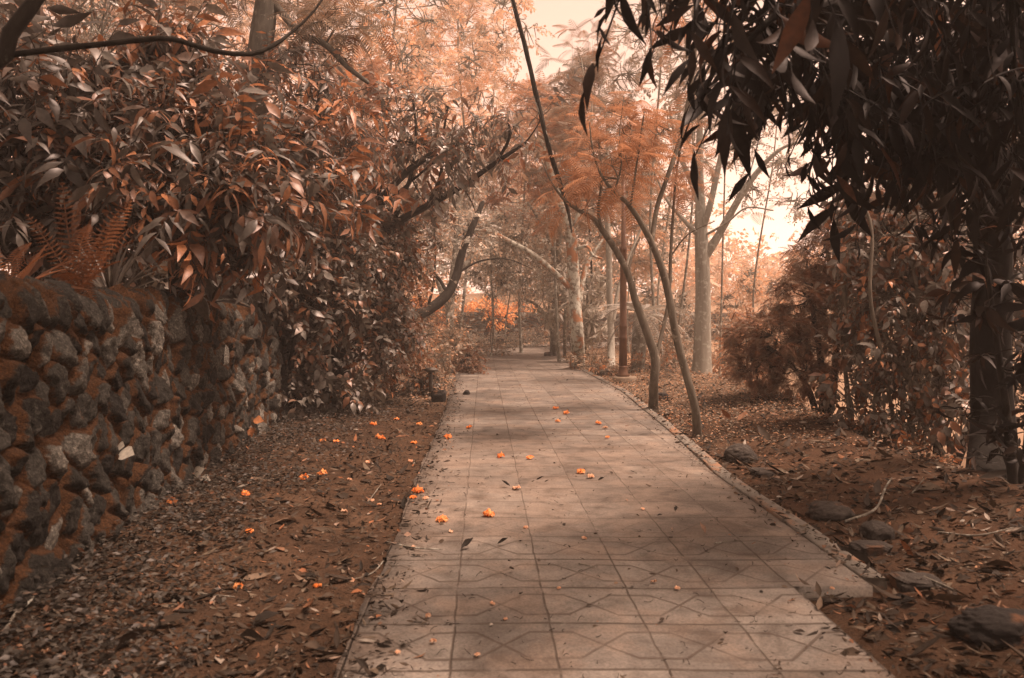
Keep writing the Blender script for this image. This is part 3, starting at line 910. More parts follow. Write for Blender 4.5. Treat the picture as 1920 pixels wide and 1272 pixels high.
dark_shrub("orange flecked shrub crowding the path before the leaning trunk", 735, 735,
           [[(740, 660, 15.6, 5), (745, 580, 15.7, 4), (750, 500, 15.8, 3)]],
           [(740, 560, 15.8, 50, 55), (750, 640, 15.5, 50, 50), (770, 500, 16.2, 45, 45), (720, 520, 16, 50, 50), (710, 690, 14.6, 45, 30), (770, 690, 16, 35, 30)], 600, L_ORANGEBUSH, OVATE, .085, "leafy_shrub", .5)
dark_shrub("low straggly plant with pale pointed leaves at the foot of the twin stems", 640, 770,
           [[(645, 745, 12.6, 2.5), (650, 720, 12.6, 2)]], [(610, 735, 12.4, 50, 28, .4), (665, 745, 12.6, 45, 28, .4), (560, 755, 11.8, 40, 25, .3)], 110, L_DARKBUSH, OVATE, .16, "low_plant", .3, 6, False, .9)
dark_shrub("brown rounded bush at the bend of the path edge", 872, 697,
           [[(872, 680, 22, 3), (875, 665, 22, 2)]], [(872, 676, 22, 26, 20), (885, 686, 21.4, 18, 10)], 150, L_ORANGEBUSH, OVATE_FAR, .09, "round_bush", .15)
dark_shrub("dark little bush hugging the mushroom shaped path light", 795, 735,
           [[(790, 720, 15.5, 2), (785, 710, 15.5, 2)]], [(785, 718, 15.8, 24, 14, .3), (818, 712, 16.3, 16, 10, .2)], 90, L_DARKBUSH, OVATE_FAR, .08, "round_bush", .25)
for q, (lab, px, py, Y_, bb) in enumerate((
        ("grassy weeds spilling onto the path edge past the path light", 835, 715, 18.5, [(815, 668, 18.6, 34, 24, .5), (770, 660, 18.4, 40, 30, .6), (838, 640, 20, 34, 26)]),
        ("feathery weeds along the foot of the overgrown far wall", 880, 665, 29, [(880, 655, 29, 40, 14), (840, 655, 27, 36, 20), (930, 660, 31, 36, 8)]),
        ("pale scrub leaning out from the wall beyond the leaning trunk", 800, 690, 22, [(800, 625, 23, 36, 40), (770, 600, 22, 30, 40), (840, 610, 25, 30, 26)]))):
    b = on_ground(px, py)
    plant("weed_clump", lab, "weeds", b, [from_base(b, [(px, py - 20, Y_, 1.5), (px - 4, py - 40, Y_, 1)])], [], [bl(*z) for z in bb], B_BROWN, L_PALECOVER, 'spray', OVATE_FAR, .085, 330, 8, .5, .2, None, 5)

# --- tree leaning out over the path from the shrubs
b = on_ground(632, 728)
plant("arching_tree", "dark tree arching out over the path with pinnate and round leaves", "tree", b,
      [from_base(b, [(650, 640, 14.6, 11), (668, 560, 14.6, 10), (695, 480, 14.5, 9), (735, 425, 14.3, 8), (800, 387, 14.1, 6.5), (865, 350, 13.9, 5.5), (930, 305, 13.8, 4.5), (985, 268, 13.7, 3)])],
      [px_line([(690, 488, 14.5, 8), (700, 400, 14.3, 7), (745, 340, 14.1, 7), (800, 295, 14, 6), (870, 265, 13.9, 4)]),
       px_line([(735, 425, 14.3, 4), (770, 330, 14.2, 3.5), (780, 250, 14, 2.5), (775, 190, 14, 2)]),
       px_line([(800, 387, 14.1, 4), (826, 330, 13.9, 3.5), (832, 250, 13.8, 2.5), (840, 200, 13.8, 2)]),
       px_line([(930, 305, 13.8, 3.5), (955, 260, 13.6, 3), (952, 220, 13.6, 2)]),
       px_line([(868, 350, 13.9, 1.6), (885, 380, 14.2, 1.2), (892, 400, 14.4, .8)])],
      [bl(770, 215, 14, 75, 40), bl(840, 215, 13.9, 75, 35), bl(920, 225, 13.7, 60, 30), bl(800, 270, 14, 80, 30), bl(900, 275, 13.8, 60, 28), bl(960, 250, 13.6, 40, 25), bl(720, 260, 14.2, 60, 40), bl(850, 320, 14, 50, 25, None, .2), bl(1020, 215, 13.5, 45, 22)],
      B_DARK, L_PINN, 'spray', LANCE, .20, 125, 11, .55, .8, None, 10, .3)
b = on_ground(655, 722)
plant("round_leaf_sapling", "sapling with big round orange lit leaves under the arching tree", "tree", b,
      [from_base(b, [(668, 600, 14.9, 5), (690, 450, 14.9, 4), (720, 330, 14.8, 3.5), (760, 240, 14.7, 2.5)])],
      [px_line([(700, 400, 14.9, 3), (760, 350, 14.5, 2.5), (830, 290, 14.2, 2)])],
      [bl(700, 240, 14.6, 60, 50), bl(760, 285, 14.4, 80, 40), bl(860, 265, 14.3, 60, 40), bl(680, 310, 14.6, 60, 45), bl(700, 180, 14.8, 60, 50), bl(740, 370, 14.4, 70, 30), bl(810, 400, 14.2, 30, 20)],
      B_DARK, L_TEAK, 'rosette', ROUND, .24, 85, 5, .7, .5)
b = on_ground(700, 715)
plant("small_leaf_tree", "small leaved tree filling the gap beneath the arching branches", "tree", b,
      [from_base(b, [(712, 600, 17, 6), (720, 480, 17, 5), (740, 380, 17, 4)])], [],
      [bl(720, 400, 17, 70, 55), bl(660, 380, 17, 60, 60), bl(780, 440, 17.5, 50, 40), bl(730, 470, 17, 50, 50), bl(640, 300, 17, 50, 60), bl(800, 380, 17.5, 50, 35)],
      B_DARK, L_DARKBUSH, 'spray', OVATE_FAR, .11, 560, 8, .55)

# --- leaning trunk behind the weeds, upright stem beyond it
b = on_ground(742, 690)
plant("leaning_tree", "dark leaning trunk jutting from the scrub with two thin upright shoots", "tree", b,
      [from_base(b, [(768, 604, 20, 10), (800, 584, 20, 10), (835, 556, 20.2, 9.5), (855, 520, 20.4, 8), (868, 470, 20.6, 7), (905, 380, 21, 4.5)])],
      [px_line([(793, 588, 20, 3), (783, 540, 20, 2.4), (772, 480, 20, 1.8), (760, 430, 20, 1.2)]), px_line([(800, 584, 20, 3), (813, 530, 20, 2.5), (816, 460, 20, 1.8), (808, 390, 20, 1.2)]),
       px_line([(858, 512, 20.4, 2.5), (900, 490, 20.6, 2), (950, 486, 20.8, 1.2), (1000, 505, 21, .8)]), px_line([(840, 552, 20.2, 4), (820, 520, 20.4, 3), (790, 500, 20.4, 2)])],
      [bl(790, 470, 20.5, 45, 40, 1), bl(880, 440, 21, 50, 40, 1), bl(860, 555, 20.5, 22, 14, .4, .1)], B_DARK, L_GREYTREE, 'spray', OVATE_FAR, .12, 170, 8, .55)
b = on_ground(845, 672)
plant("forked_tree", "pale forked trunk rising from the weeds at the path bend", "tree", b,
      [from_base(b, [(846, 630, 26, 8), (843, 590, 26, 8), (845, 560, 26, 8), (856, 470, 26.2, 7.5), (860, 380, 26.4, 6), (866, 260, 26.6, 5)])],
      [px_line([(845, 585, 26, 6), (830, 555, 26, 5), (818, 520, 26, 4), (800, 480, 26, 3)]), px_line([(849, 540, 26, 5), (868, 500, 26, 5), (912, 472, 26.2, 5), (935, 455, 26.4, 3)])],
      [bl(830, 330, 27, 70, 60, 1.5), bl(900, 300, 27, 60, 60, 1.5), bl(860, 420, 27, 60, 40, 1.2), bl(790, 400, 27, 60, 50, 1.4)], B_GREY, L_GREYTREE, 'spray', OVATE_FAR, .14, 420, 8, .5)

# --- the row of trees on the far side of the path
b = on_ground(1082, 692)
plant("lichen_tree", "stout lichen spotted tree at the path edge with one long bare limb over the path", "tree", b,
      [from_base(b, [(1083, 640, 23, 12.25), (1078, 560, 23, 11.55), (1073, 480, 23, 10.50), (1068, 430, 23, 9.10), (1055, 390, 23, 7.00), (1035, 330, 23, 4.90), (1010, 250, 22.8, 3.50)])],
      [px_line([(1070, 540, 23, 6.30), (1040, 512, 22.8, 5.60), (1000, 478, 22.5, 4.90), (950, 450, 22.2, 4.20), (915, 434, 22, 3.50), (870, 432, 21.8, 2.10)]),
       px_line([(1086, 575, 23, 5.60), (1094, 520, 23.2, 4.90), (1104, 490, 23.3, 3.50), (1130, 450, 23.4, 2.10)]),
       px_line([(1074, 470, 23, 4.20), (1100, 462, 22.8, 3.50), (1112, 480, 22.7, 2.80), (1128, 485, 22.6, 1.75)]), px_line([(1072, 440, 23, 4.90), (1090, 380, 23, 3.50), (1105, 300, 23, 2.80), (1110, 200, 23, 2.10)])],
      [bl(1010, 250, 23, 60, 40, 1), bl(960, 300, 22.5, 70, 40, 1), bl(1060, 320, 23, 60, 40, 1), bl(1100, 220, 23, 50, 60, 1), bl(1050, 400, 23, 60, 25, .8)], B_LICHEN, L_FEATHER_DK, 'frond', BIF, .6, 110, 3, .5)
b = on_ground(1038, 669)
plant("curved_branch_tree", "short trunk with a side branch curving back over the far bend", "tree", b,
      [from_base(b, [(1038, 630, 30, 6.65), (1040, 580, 30, 6.30), (1046, 500, 30, 5.60), (1050, 420, 30, 4.90)])],
      [px_line([(1035, 620, 30, 3.50), (1025, 595, 30, 3.50), (1005, 572, 30, 2.80), (985, 562, 30, 2.10)]), px_line([(1046, 500, 30, 3.50), (1020, 430, 30, 2.80), (990, 380, 30, 2.10)])],
      [bl(1030, 500, 30, 50, 50, 1.5), bl(980, 520, 30.5, 50, 40, 1.5), bl(1060, 440, 30, 60, 50, 1.5), bl(990, 430, 30.5, 60, 50, 1.5)], B_GREY, L_GREYTREE, 'spray', OVATE_FAR, .15, 520, 8, .6)
for lab, px, py, Y_, tops in (("young drooping leaved tree on a thin straight stem by the stout trunk", 1059, 668, 28.5, [(1050, 575, 28.5, 40, 40), (1030, 620 - 45, 28.6, 30, 30), (1068, 540, 28.5, 36, 36), (1045, 525, 28.6, 40, 36)]),
                              ("drooping leaved young tree showing between the stout trunk and the lamp post", 1100, 672, 26.5, [(1104, 560, 26.5, 34, 46), (1120, 600, 26.5, 26, 36), (1098, 620, 26.5, 24, 30), (1118, 530, 26.6, 34, 30)])):
    b = on_ground(px, py)
    plant("young_tree", lab, "tree", b, [from_base(b, [(px, py - 50, Y_, 3.2), (px + 2, py - 110, Y_, 2.8), (px, py - 150, Y_, 2)])], [],
          [bl(*q) for q in tops], B_GREY, L_SAPLING, 'rosette', LANCE_FAR, .36, 95, 9, .4, .8)
b = on_ground(1146, 688)
plant("slender_tree", "slender pale trunk close behind the lamp post", "tree", b,
      [from_base(b, [(1146, 640, 24.5, 6.65), (1143, 560, 24.5, 5.95), (1142, 480, 24.5, 5.60), (1138, 380, 24.5, 4.90), (1140, 220, 24.5, 3.50)])],
      [px_line([(1150, 600, 24.5, 4.20), (1160, 540, 24.6, 3.50), (1185, 470, 24.8, 2.80), (1205, 420, 25, 1.75)])],
      [bl(1140, 140, 25, 60, 60, 1.3), bl(1190, 330, 25, 50, 60, 1.2), bl(1090, 110, 25, 60, 60, 1.3)], B_PALE, L_FEATHER_DK, 'frond', BIF, .6, 100, 3)
def curvy(label, px, py, Y_, trunk, limbs, blobs, n):
    b = on_ground(px, py)
    plant("curved_tree", label, "tree", b, [from_base(b, trunk)], [px_line(l) for l in limbs], [bl(*q) for q in blobs], B_BROWN, L_FEATHER, 'frond', BIF, .46, n, 3, .6, .4, None, 12, .5)
curvy("slim curving tree that forks low down next to the lamp post", 1225, 768, 13,
      [(1226, 720, 13.1, 8.27), (1229, 675, 13.1, 8.61), (1212, 620, 13.1, 7.58), (1190, 560, 13.1, 6.89), (1178, 515, 13.1, 6.20), (1155, 470, 13.1, 5.85), (1135, 440, 13, 5.51), (1112, 410, 13, 4.54), (1085, 395, 12.9, 3.53), (1055, 372, 12.9, 2.52), (1030, 335, 12.8, 1.51), (1015, 300, 12.8, 0.84)],
      [[(1230, 670, 13.1, 4.82), (1240, 630, 13.2, 3.79), (1254, 560, 13.3, 3.44), (1258, 470, 13.4, 3.10), (1265, 360, 13.5, 2.41), (1275, 270, 13.6, 1.38)], [(1135, 445, 13, 3.44), (1122, 400, 12.8, 2.76), (1128, 330, 12.6, 2.07), (1120, 240, 12.6, 1.38)],
       [(1258, 480, 13.4, 1.72), (1290, 440, 13.3, 1.38), (1340, 415, 13.2, 1.03)], [(1178, 512, 13.1, 2.76), (1185, 480, 13.4, 2.41), (1200, 445, 13.6, 1.72)]],
      [(1150, 215, 12.6, 70, 40, .7), (1120, 290, 12.5, 70, 40, .7), (1178, 250, 12.7, 50, 50, .7), (1090, 385, 12.9, 55, 22, .5), (1150, 350, 12.8, 60, 40, .6), (1275, 320, 13.5, 50, 50, .7, .25), (1050, 340, 12.9, 40, 25, .4)], 105)
curvy("slim curving tree nearest the path with a tall upswept side stem", 1310, 815, 10.3,
      [(1304, 770, 10.4, 7.92), (1286, 700, 10.4, 7.58), (1268, 630, 10.4, 7.58), (1255, 560, 10.4, 7.23), (1243, 510, 10.4, 6.89), (1225, 462, 10.4, 6.54), (1200, 415, 10.4, 5.51), (1175, 380, 10.3, 4.45), (1150, 358, 10.2, 3.61), (1128, 330, 10.2, 2.69), (1112, 285, 10.1, 1.85), (1105, 230, 10.1, 1.01)],
      [[(1152, 360, 10.2, 2.18), (1165, 310, 10.1, 1.68), (1162, 250, 10.1, 1.18), (1170, 180, 10.1, .8)], [(1222, 455, 10.4, 4.82), (1232, 390, 10.5, 4.48), (1252, 330, 10.5, 4.13), (1272, 270, 10.6, 4.13), (1288, 200, 10.6, 3.44), (1303, 110, 10.7, 2.76), (1308, 10, 10.7, 2.07), (1312, -80, 10.8, 2)], [(1182, 388, 10.3, 2.41), (1195, 300, 10.3, 2.07), (1208, 210, 10.2, 1.38)],
       [(1290, 195, 10.6, 1.72), (1330, 120, 10.5, 1.38), (1360, 60, 10.4, 1.03)]],
      [(1150, 330, 10.2, 60, 40, .5), (1170, 290, 10.2, 45, 40, .5), (1160, 240, 10.2, 45, 40, .5), (1235, 235, 10.5, 40, 35, .5, .12), (1300, 20, 10.7, 60, 40, .6, .12)], 40)
b = P(1314, 716, 18.8); b[2] = g1(b[0], b[1])
plant("pale_tree", "big pale smooth trunk dividing into spreading limbs behind the curving trees", "tree", b,
      [from_base(b, [(1316, 660, 18.8, 15.48), (1318, 580, 18.8, 14.62), (1317, 500, 18.8, 13.76), (1315, 440, 18.8, 12.04), (1312, 340, 18.8, 7.74), (1312, 240, 18.8, 6.02), (1316, 100, 18.8, 4.30)])],
      [px_line([(1322, 480, 18.8, 9.46), (1345, 445, 18.7, 7.74), (1370, 400, 18.6, 6.88), (1400, 350, 18.4, 6.02), (1440, 300, 18.2, 4.30), (1480, 272, 18, 2.58), (1530, 268, 17.8, 1.72)]),
       px_line([(1313, 440, 18.8, 6.88), (1330, 390, 18.6, 6.02), (1350, 300, 18.5, 5.16), (1368, 230, 18.4, 4.30), (1375, 195, 18.4, 3.44), (1400, 120, 18.3, 1.72)]),
       px_line([(1308, 440, 18.8, 5.16), (1275, 405, 18.6, 3.44), (1250, 375, 18.5, 2.58), (1230, 330, 18.4, 1.72)]), px_line([(1312, 380, 18.8, 6.02), (1292, 330, 18.9, 5.16), (1270, 280, 19, 3.44), (1255, 200, 19, 2.15)]),
       px_line([(1315, 445, 18.8, 2.58), (1360, 420, 18.4, 2.15), (1400, 390, 18.2, 1.72), (1450, 395, 18, 1.29)])],
      [bl(1360, 170, 18.6, 90, 50, 1.2), bl(1290, 140, 18.8, 70, 50, 1.2), bl(1430, 230, 18.2, 60, 30, 1), bl(1420, 380, 18.2, 60, 20, .8), bl(1260, 260, 19, 50, 40, 1), bl(1340, 260, 18.6, 50, 30, 1), bl(1400, 90, 18.3, 80, 50, 1.2)],
      B_PALE, L_FEATHER_DK, 'frond', BIF, .5, 62, 3, .4, .4, None, 14, .3)
# hanging liana
lp = px_line([(930, -120, 11.6, 4), (958, -10, 11.8, 4.2), (985, 90, 12, 4.5), (1008, 190, 12.2, 4.5), (1030, 280, 12.4, 4.2), (1052, 350, 14, 4.5), (1066, 400, 17, 3), (1072, 436, 22.6, 1.2)])
lt = empty("liana", lp[-1][:3], "long dark liana hanging slantwise across the sky into the stout tree", "vine")
obj("stem", tube(lp, .08, 7, .12, 77), B_DARK, lt)
k = spline(lp, .15)
obj("twining_stem", tube(np.c_[k[:, :3] + np.c_[.03 * np.cos(np.arange(len(k)) * .7), .02 * np.sin(np.arange(len(k)) * .7), 0 * k[:, 0]], np.full(len(k), .011)], .1, 5, .05, 78), B_GREY, lt)

# --- small palm behind the lamp post
b = on_ground(1200, 700); b = P(1196, 640, 21.5); b[2] = g1(b[0], b[1])
pt = empty("palm", b, "small shaggy palm with drooping fronds beyond the lamp post", "palm")
cr = P(1200, 590, 21.5)
obj("trunk", tube(np.array([[*b, .2], [*((b + cr) / 2), .19], [*cr, .16]]), .1, 9, .15, 80), B_GREY, pt)
r = np.random.default_rng(81)
for k in range(22):
    a = k * 2.4
    d = np.array([math.cos(a), math.sin(a), r.uniform(-.5, 1.1)])
    obj("frond", scatter(tpl_frond(26, .2, .022, r.uniform(.6, 1.1), .2, .55, True, 2), np.array([cr]), np.array([d]), np.array([[0, 0, 1.0]]), [r.uniform(1.0, 1.4)], [r.uniform(.0, .5)]), L_GREYTREE, pt)

# --- lamp post
def lathe(cx_, cy_, prof, seg, rot=0.0):
    a = np.linspace(0, 2 * pi, seg, endpoint=False) + rot
    V = np.array([[cx_ + r * math.cos(q), cy_ + r * math.sin(q), z] for r, z in prof for q in a])
    i, j = np.meshgrid(np.arange(len(prof) - 1), np.arange(seg), indexing='ij')
    Q = np.stack([i * seg + j, i * seg + (j + 1) % seg, (i + 1) * seg + (j + 1) % seg, (i + 1) * seg + j], -1).reshape(-1, 4)
    return V, [Q, np.arange((len(prof) - 1) * seg, len(prof) * seg)[None], np.arange(seg)[None, ::-1]]
mi, nt, bs, out = new_mat("rusty_iron")
v = position(nt)
col = ramp(nt, noise(nt, position(nt, (1, 1, .35)), 8, 5, .65), [(.3, (.075, .03, .016)), (.6, (.15, .062, .032)), (.8, (.24, .11, .06))])
nt.links.new(col, bs.inputs["Base Color"]); bs.inputs["Roughness"].default_value = .5; bs.inputs["Metallic"].default_value = .15
bump(nt, bs, noise(nt, v, 60, 3), .15, .005)
mc, nt, bs, out = new_mat("footing_concrete")
v = position(nt)
col = ramp(nt, noise(nt, v, 6, 6, .7), [(.3, (.2, .125, .085)), (.7, (.36, .24, .17))])
nt.links.new(col, bs.inputs["Base Color"]); bs.inputs["Roughness"].default_value = .9
bump(nt, bs, noise(nt, v, 40, 4), .5, .01)
lb = on_ground(1168, 716)
lx, ly, lz = lb
lamp = empty("lamp_post", lb, "tall rust brown fluted lamp post on a round concrete footing", "lamp post")
obj("footing", lathe(lx + .04, ly, [(0.280, lz - .2), (0.287, lz + .09), (0.266, lz + .12), (0.035, lz + .125)], 28), mc, lamp)
z0 = lz + .12
obj("base", lathe(lx, ly, [(0.151, z0), (0.140, z0 + .05), (0.118, z0 + .09), (0.104, z0 + .17), (0.101, z0 + .2), (0.106, z0 + .22), (0.098, z0 + .25)], 8, .39), mi, lamp, smooth=False)
obj("pole", lathe(lx, ly, [(0.098, z0 + .25), (0.092, z0 + .85), (0.101, z0 + .86), (0.101, z0 + .91), (0.091, z0 + .93), (0.088, z0 + 1.12), (0.096, z0 + 1.14), (0.096, z0 + 1.19), (0.084, z0 + 1.22), (0.076, z0 + 2.9), (0.084, z0 + 2.92), (0.084, z0 + 2.98), (0.056, z0 + 3.02), (0.048, z0 + 4.6)], 8, .39), mi, lamp, smooth=False)
obj("neck", lathe(lx, ly, [(0.056, z0 + 4.6), (0.067, z0 + 4.64), (0.039, z0 + 4.7), (0.034, z0 + 4.9), (0.078, z0 + 4.96)], 12), mi, lamp)
mgl, nt, bs, out = new_mat("frosted_glass"); bs.inputs["Base Color"].default_value = (.5, .4, .33, 1); bs.inputs["Roughness"].default_value = .3
obj("lamp_glass", lathe(lx, ly, [(0.067, z0 + 4.965), (0.106, z0 + 5.25), (0.104, z0 + 5.3)], 12), mgl, lamp)
obj("lamp_cap", lathe(lx, ly, [(0.123, z0 + 5.3), (0.090, z0 + 5.4), (0.028, z0 + 5.47), (0.011, z0 + 5.55)], 12), mi, lamp)

# --- mushroom shaped path light and stone block beside the path
md, nt, bs, out = new_mat("dark_iron"); bs.inputs["Roughness"].default_value = .6
nt.links.new(ramp(nt, noise(nt, position(nt), 20, 4), [(.3, (.035, .026, .02)), (.7, (.09, .065, .05))]), bs.inputs["Base Color"])
q = on_ground(808, 738); q = P(808, 735, 15.6); q[2] = g1(q[0], q[1])
pl = empty("path_light", q, "short black mushroom shaped garden light by the path edge", "garden light")
obj("post", lathe(q[0], q[1], [(.045, q[2] - .05), (.04, q[2] + .3), (.03, q[2] + .46)], 12), md, pl)
obj("cap", lathe(q[0], q[1], [(.03, q[2] + .455), (.14, q[2] + .50), (.15, q[2] + .515), (.09, q[2] + .545), (.02, q[2] + .56)], 18), md, pl)

# --- mango tree at the dark side
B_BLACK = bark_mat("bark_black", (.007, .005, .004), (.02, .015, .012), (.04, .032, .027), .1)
b = on_ground(1862, 892); b[2] -= .05
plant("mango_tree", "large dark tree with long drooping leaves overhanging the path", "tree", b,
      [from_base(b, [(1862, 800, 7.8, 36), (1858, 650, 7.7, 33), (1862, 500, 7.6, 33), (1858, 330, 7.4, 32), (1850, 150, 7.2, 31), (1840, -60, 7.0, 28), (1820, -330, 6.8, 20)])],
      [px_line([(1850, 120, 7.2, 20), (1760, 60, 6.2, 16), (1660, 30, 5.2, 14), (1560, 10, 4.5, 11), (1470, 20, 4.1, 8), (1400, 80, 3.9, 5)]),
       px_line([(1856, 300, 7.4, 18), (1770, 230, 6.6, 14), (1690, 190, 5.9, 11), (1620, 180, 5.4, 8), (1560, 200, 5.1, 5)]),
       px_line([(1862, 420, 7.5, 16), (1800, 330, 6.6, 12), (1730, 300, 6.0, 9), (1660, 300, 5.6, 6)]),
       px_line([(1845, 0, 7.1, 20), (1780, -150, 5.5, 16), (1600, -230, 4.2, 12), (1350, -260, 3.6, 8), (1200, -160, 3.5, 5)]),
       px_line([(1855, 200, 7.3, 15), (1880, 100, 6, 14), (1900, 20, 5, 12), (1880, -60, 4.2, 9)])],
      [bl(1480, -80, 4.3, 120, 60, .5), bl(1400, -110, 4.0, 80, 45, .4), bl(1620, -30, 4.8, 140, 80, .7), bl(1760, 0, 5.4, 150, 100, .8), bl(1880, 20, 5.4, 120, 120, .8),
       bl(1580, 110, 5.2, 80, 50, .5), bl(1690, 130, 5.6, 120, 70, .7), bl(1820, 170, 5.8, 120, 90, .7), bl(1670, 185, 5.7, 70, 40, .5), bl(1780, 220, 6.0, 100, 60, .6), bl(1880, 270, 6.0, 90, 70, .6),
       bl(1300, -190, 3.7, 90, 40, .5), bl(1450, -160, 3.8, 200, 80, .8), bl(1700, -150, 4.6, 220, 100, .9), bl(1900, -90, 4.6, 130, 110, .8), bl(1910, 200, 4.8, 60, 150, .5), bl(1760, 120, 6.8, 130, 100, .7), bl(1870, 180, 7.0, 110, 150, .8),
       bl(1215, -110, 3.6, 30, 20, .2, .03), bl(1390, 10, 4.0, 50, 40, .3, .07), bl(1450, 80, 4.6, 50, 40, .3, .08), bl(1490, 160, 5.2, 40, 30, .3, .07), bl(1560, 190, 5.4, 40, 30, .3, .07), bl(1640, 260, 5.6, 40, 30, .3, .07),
       ((3.9, 2.6, 3.8), (1.2, 1.6, 1.0), 1), ((2.6, -.6, 4.7), (2.4, 2.0, .7), 1.6), ((5.4, 3.4, 2.6), (.9, 1.8, 1.6), 1), ((4.6, .2, 3.0), (1.3, 2.0, 1.4), 1.2)],  # unseen crown masses beside and behind the camera, added to cast shade here
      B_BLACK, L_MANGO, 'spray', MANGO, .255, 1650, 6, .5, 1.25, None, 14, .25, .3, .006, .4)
b = on_ground(1905, 905)
plant("mango_sapling", "dark understorey plant with broad leaves against the big dark trunk", "shrub", b,
      [from_base(b, [(1890, 800, 6.6, 8), (1870, 650, 6.4, 6), (1850, 500, 6.2, 4)]), from_base(b, [(1930, 800, 6.6, 8), (1925, 600, 6.2, 5)])], [],
      [bl(1850, 470, 6.2, 80, 50, .4), bl(1900, 560, 6.2, 60, 60, .4), bl(1890, 680, 6.4, 70, 50, .4), bl(1830, 770, 6.6, 70, 40, .4), bl(1855, 850, 7.0, 50, 30, .3), bl(1820, 560, 6.6, 50, 60, .4), ((5.7, 8.3, 1.0), (.6, 1.0, .9), .7), bl(1900, 820, 6.4, 60, 40, .4), bl(1770, 440, 6.4, 70, 40, .4)],  # the leaf mass in world coordinates is unseen, added to shade the trunk foot
      B_DARK, L_MANGO, 'rosette', LANCE, .22, 120, 8, .6, .9)

# --- undergrowth closing the gap between the wall top and the shrubs
for lab, px, Yd, bb, n in (("dark undergrowth under the first broad leaved shrub", 120, 9.5, [(20, 470, 9.5, 110, 70, 1), (150, 480, 9.8, 110, 70, 1), (260, 490, 9.8, 90, 60, 1)], 300),
                           ("dark undergrowth round the stems of the large glossy shrub", 380, 10.5, [(340, 490, 10.4, 100, 70, 1), (440, 480, 10.8, 90, 80, 1), (520, 500, 12.5, 60, 60, .8)], 330)):
    b = uphill(px, 560, Yd)
    plant("undergrowth_bush", lab, "bush", b, [from_base(b, [(px, 500, Yd, 4), (px + 10, 450, Yd, 3)])], [], [bl(*q) for q in bb], B_DARK, L_DARKBUSH, 'spray', OVATE_FAR, .17, n, 8, .25, .6)
for q, (lab, px, py, Yd, bb, leaf, sz, n) in enumerate((
    ("grey reedy scrub in front of the far wall below the orange hedge", 920, 652, 38, [(880, 645, 38, 40, 12, 1), (940, 643, 39, 40, 12, 1), (985, 643, 40, 36, 11, 1), (830, 642, 34, 40, 14, 1)], L_GREYTREE, .14, 420),
    ("scrub hiding the far turn of the path behind the short trunk", 1060, 655, 37, [(1065, 640, 37, 40, 18, 1), (1110, 640, 36, 40, 22, 1), (1165, 640, 35, 40, 26, 1), (1010, 634, 43, 30, 16, 1)], L_PALECOVER, .13, 380),
    ("pale scrub far down the slope between lamp post and pale trunk", 1240, 660, 34, [(1215, 640, 34, 40, 30, 1), (1270, 630, 33, 40, 34, 1), (1340, 640, 32, 44, 40, 1)], L_PALECOVER, .13, 380))):
    b = P(px, py, Yd); b[2] = g1(b[0], b[1])
    plant("weed_clump", lab, "weeds", b, [from_base(b, [(px, py - 20, Yd, 1.5), (px + 3, py - 36, Yd, 1)])], [], [bl(*z) for z in bb], B_BROWN, leaf, 'spray', OVATE_FAR, sz, n, 8, .5, .1, None, 5)
# --- bushes on the slope beyond the bank
def slope_base(px, Y_):
    p = P(px, 700, Y_); p[2] = g1(p[0], p[1]) - .05
    return p
b = slope_base(1540, 13.5)
plant("feathery_bush", "rounded feathery leaved bush spilling over the bank edge", "bush", b,
      [from_base(b, [(1545, 740, 13.5, 9), (1535, 650, 13.4, 6), (1520, 560, 13.4, 4)]), from_base(b, [(1560, 740, 13.5, 8), (1570, 640, 13.5, 5), (1580, 520, 13.5, 3)]), from_base(b, [(1520, 740, 13.4, 6), (1480, 680, 13.2, 4), (1440, 650, 13, 3)])], [],
      [bl(1540, 480, 13.6, 65, 45), bl(1510, 560, 13.4, 70, 55), bl(1580, 570, 13.5, 60, 60), bl(1460, 630, 13.2, 65, 45), bl(1540, 650, 13.2, 70, 50), bl(1420, 690, 13.2, 50, 35), bl(1500, 700, 13, 60, 35), bl(1575, 425, 13.8, 45, 45), bl(1620, 400, 13.9, 50, 45), bl(1610, 500, 13.8, 50, 50), bl(1400, 640, 13.8, 40, 50)],
      B_DARK, L_ORANGEBUSH, 'frond', [tpl_frond(9, .22, .06, dr, .1, .5, True, 1) for dr in (.3, .6)], .26, 1200, 5, .25, .9)
b = slope_base(1700, 10.5)
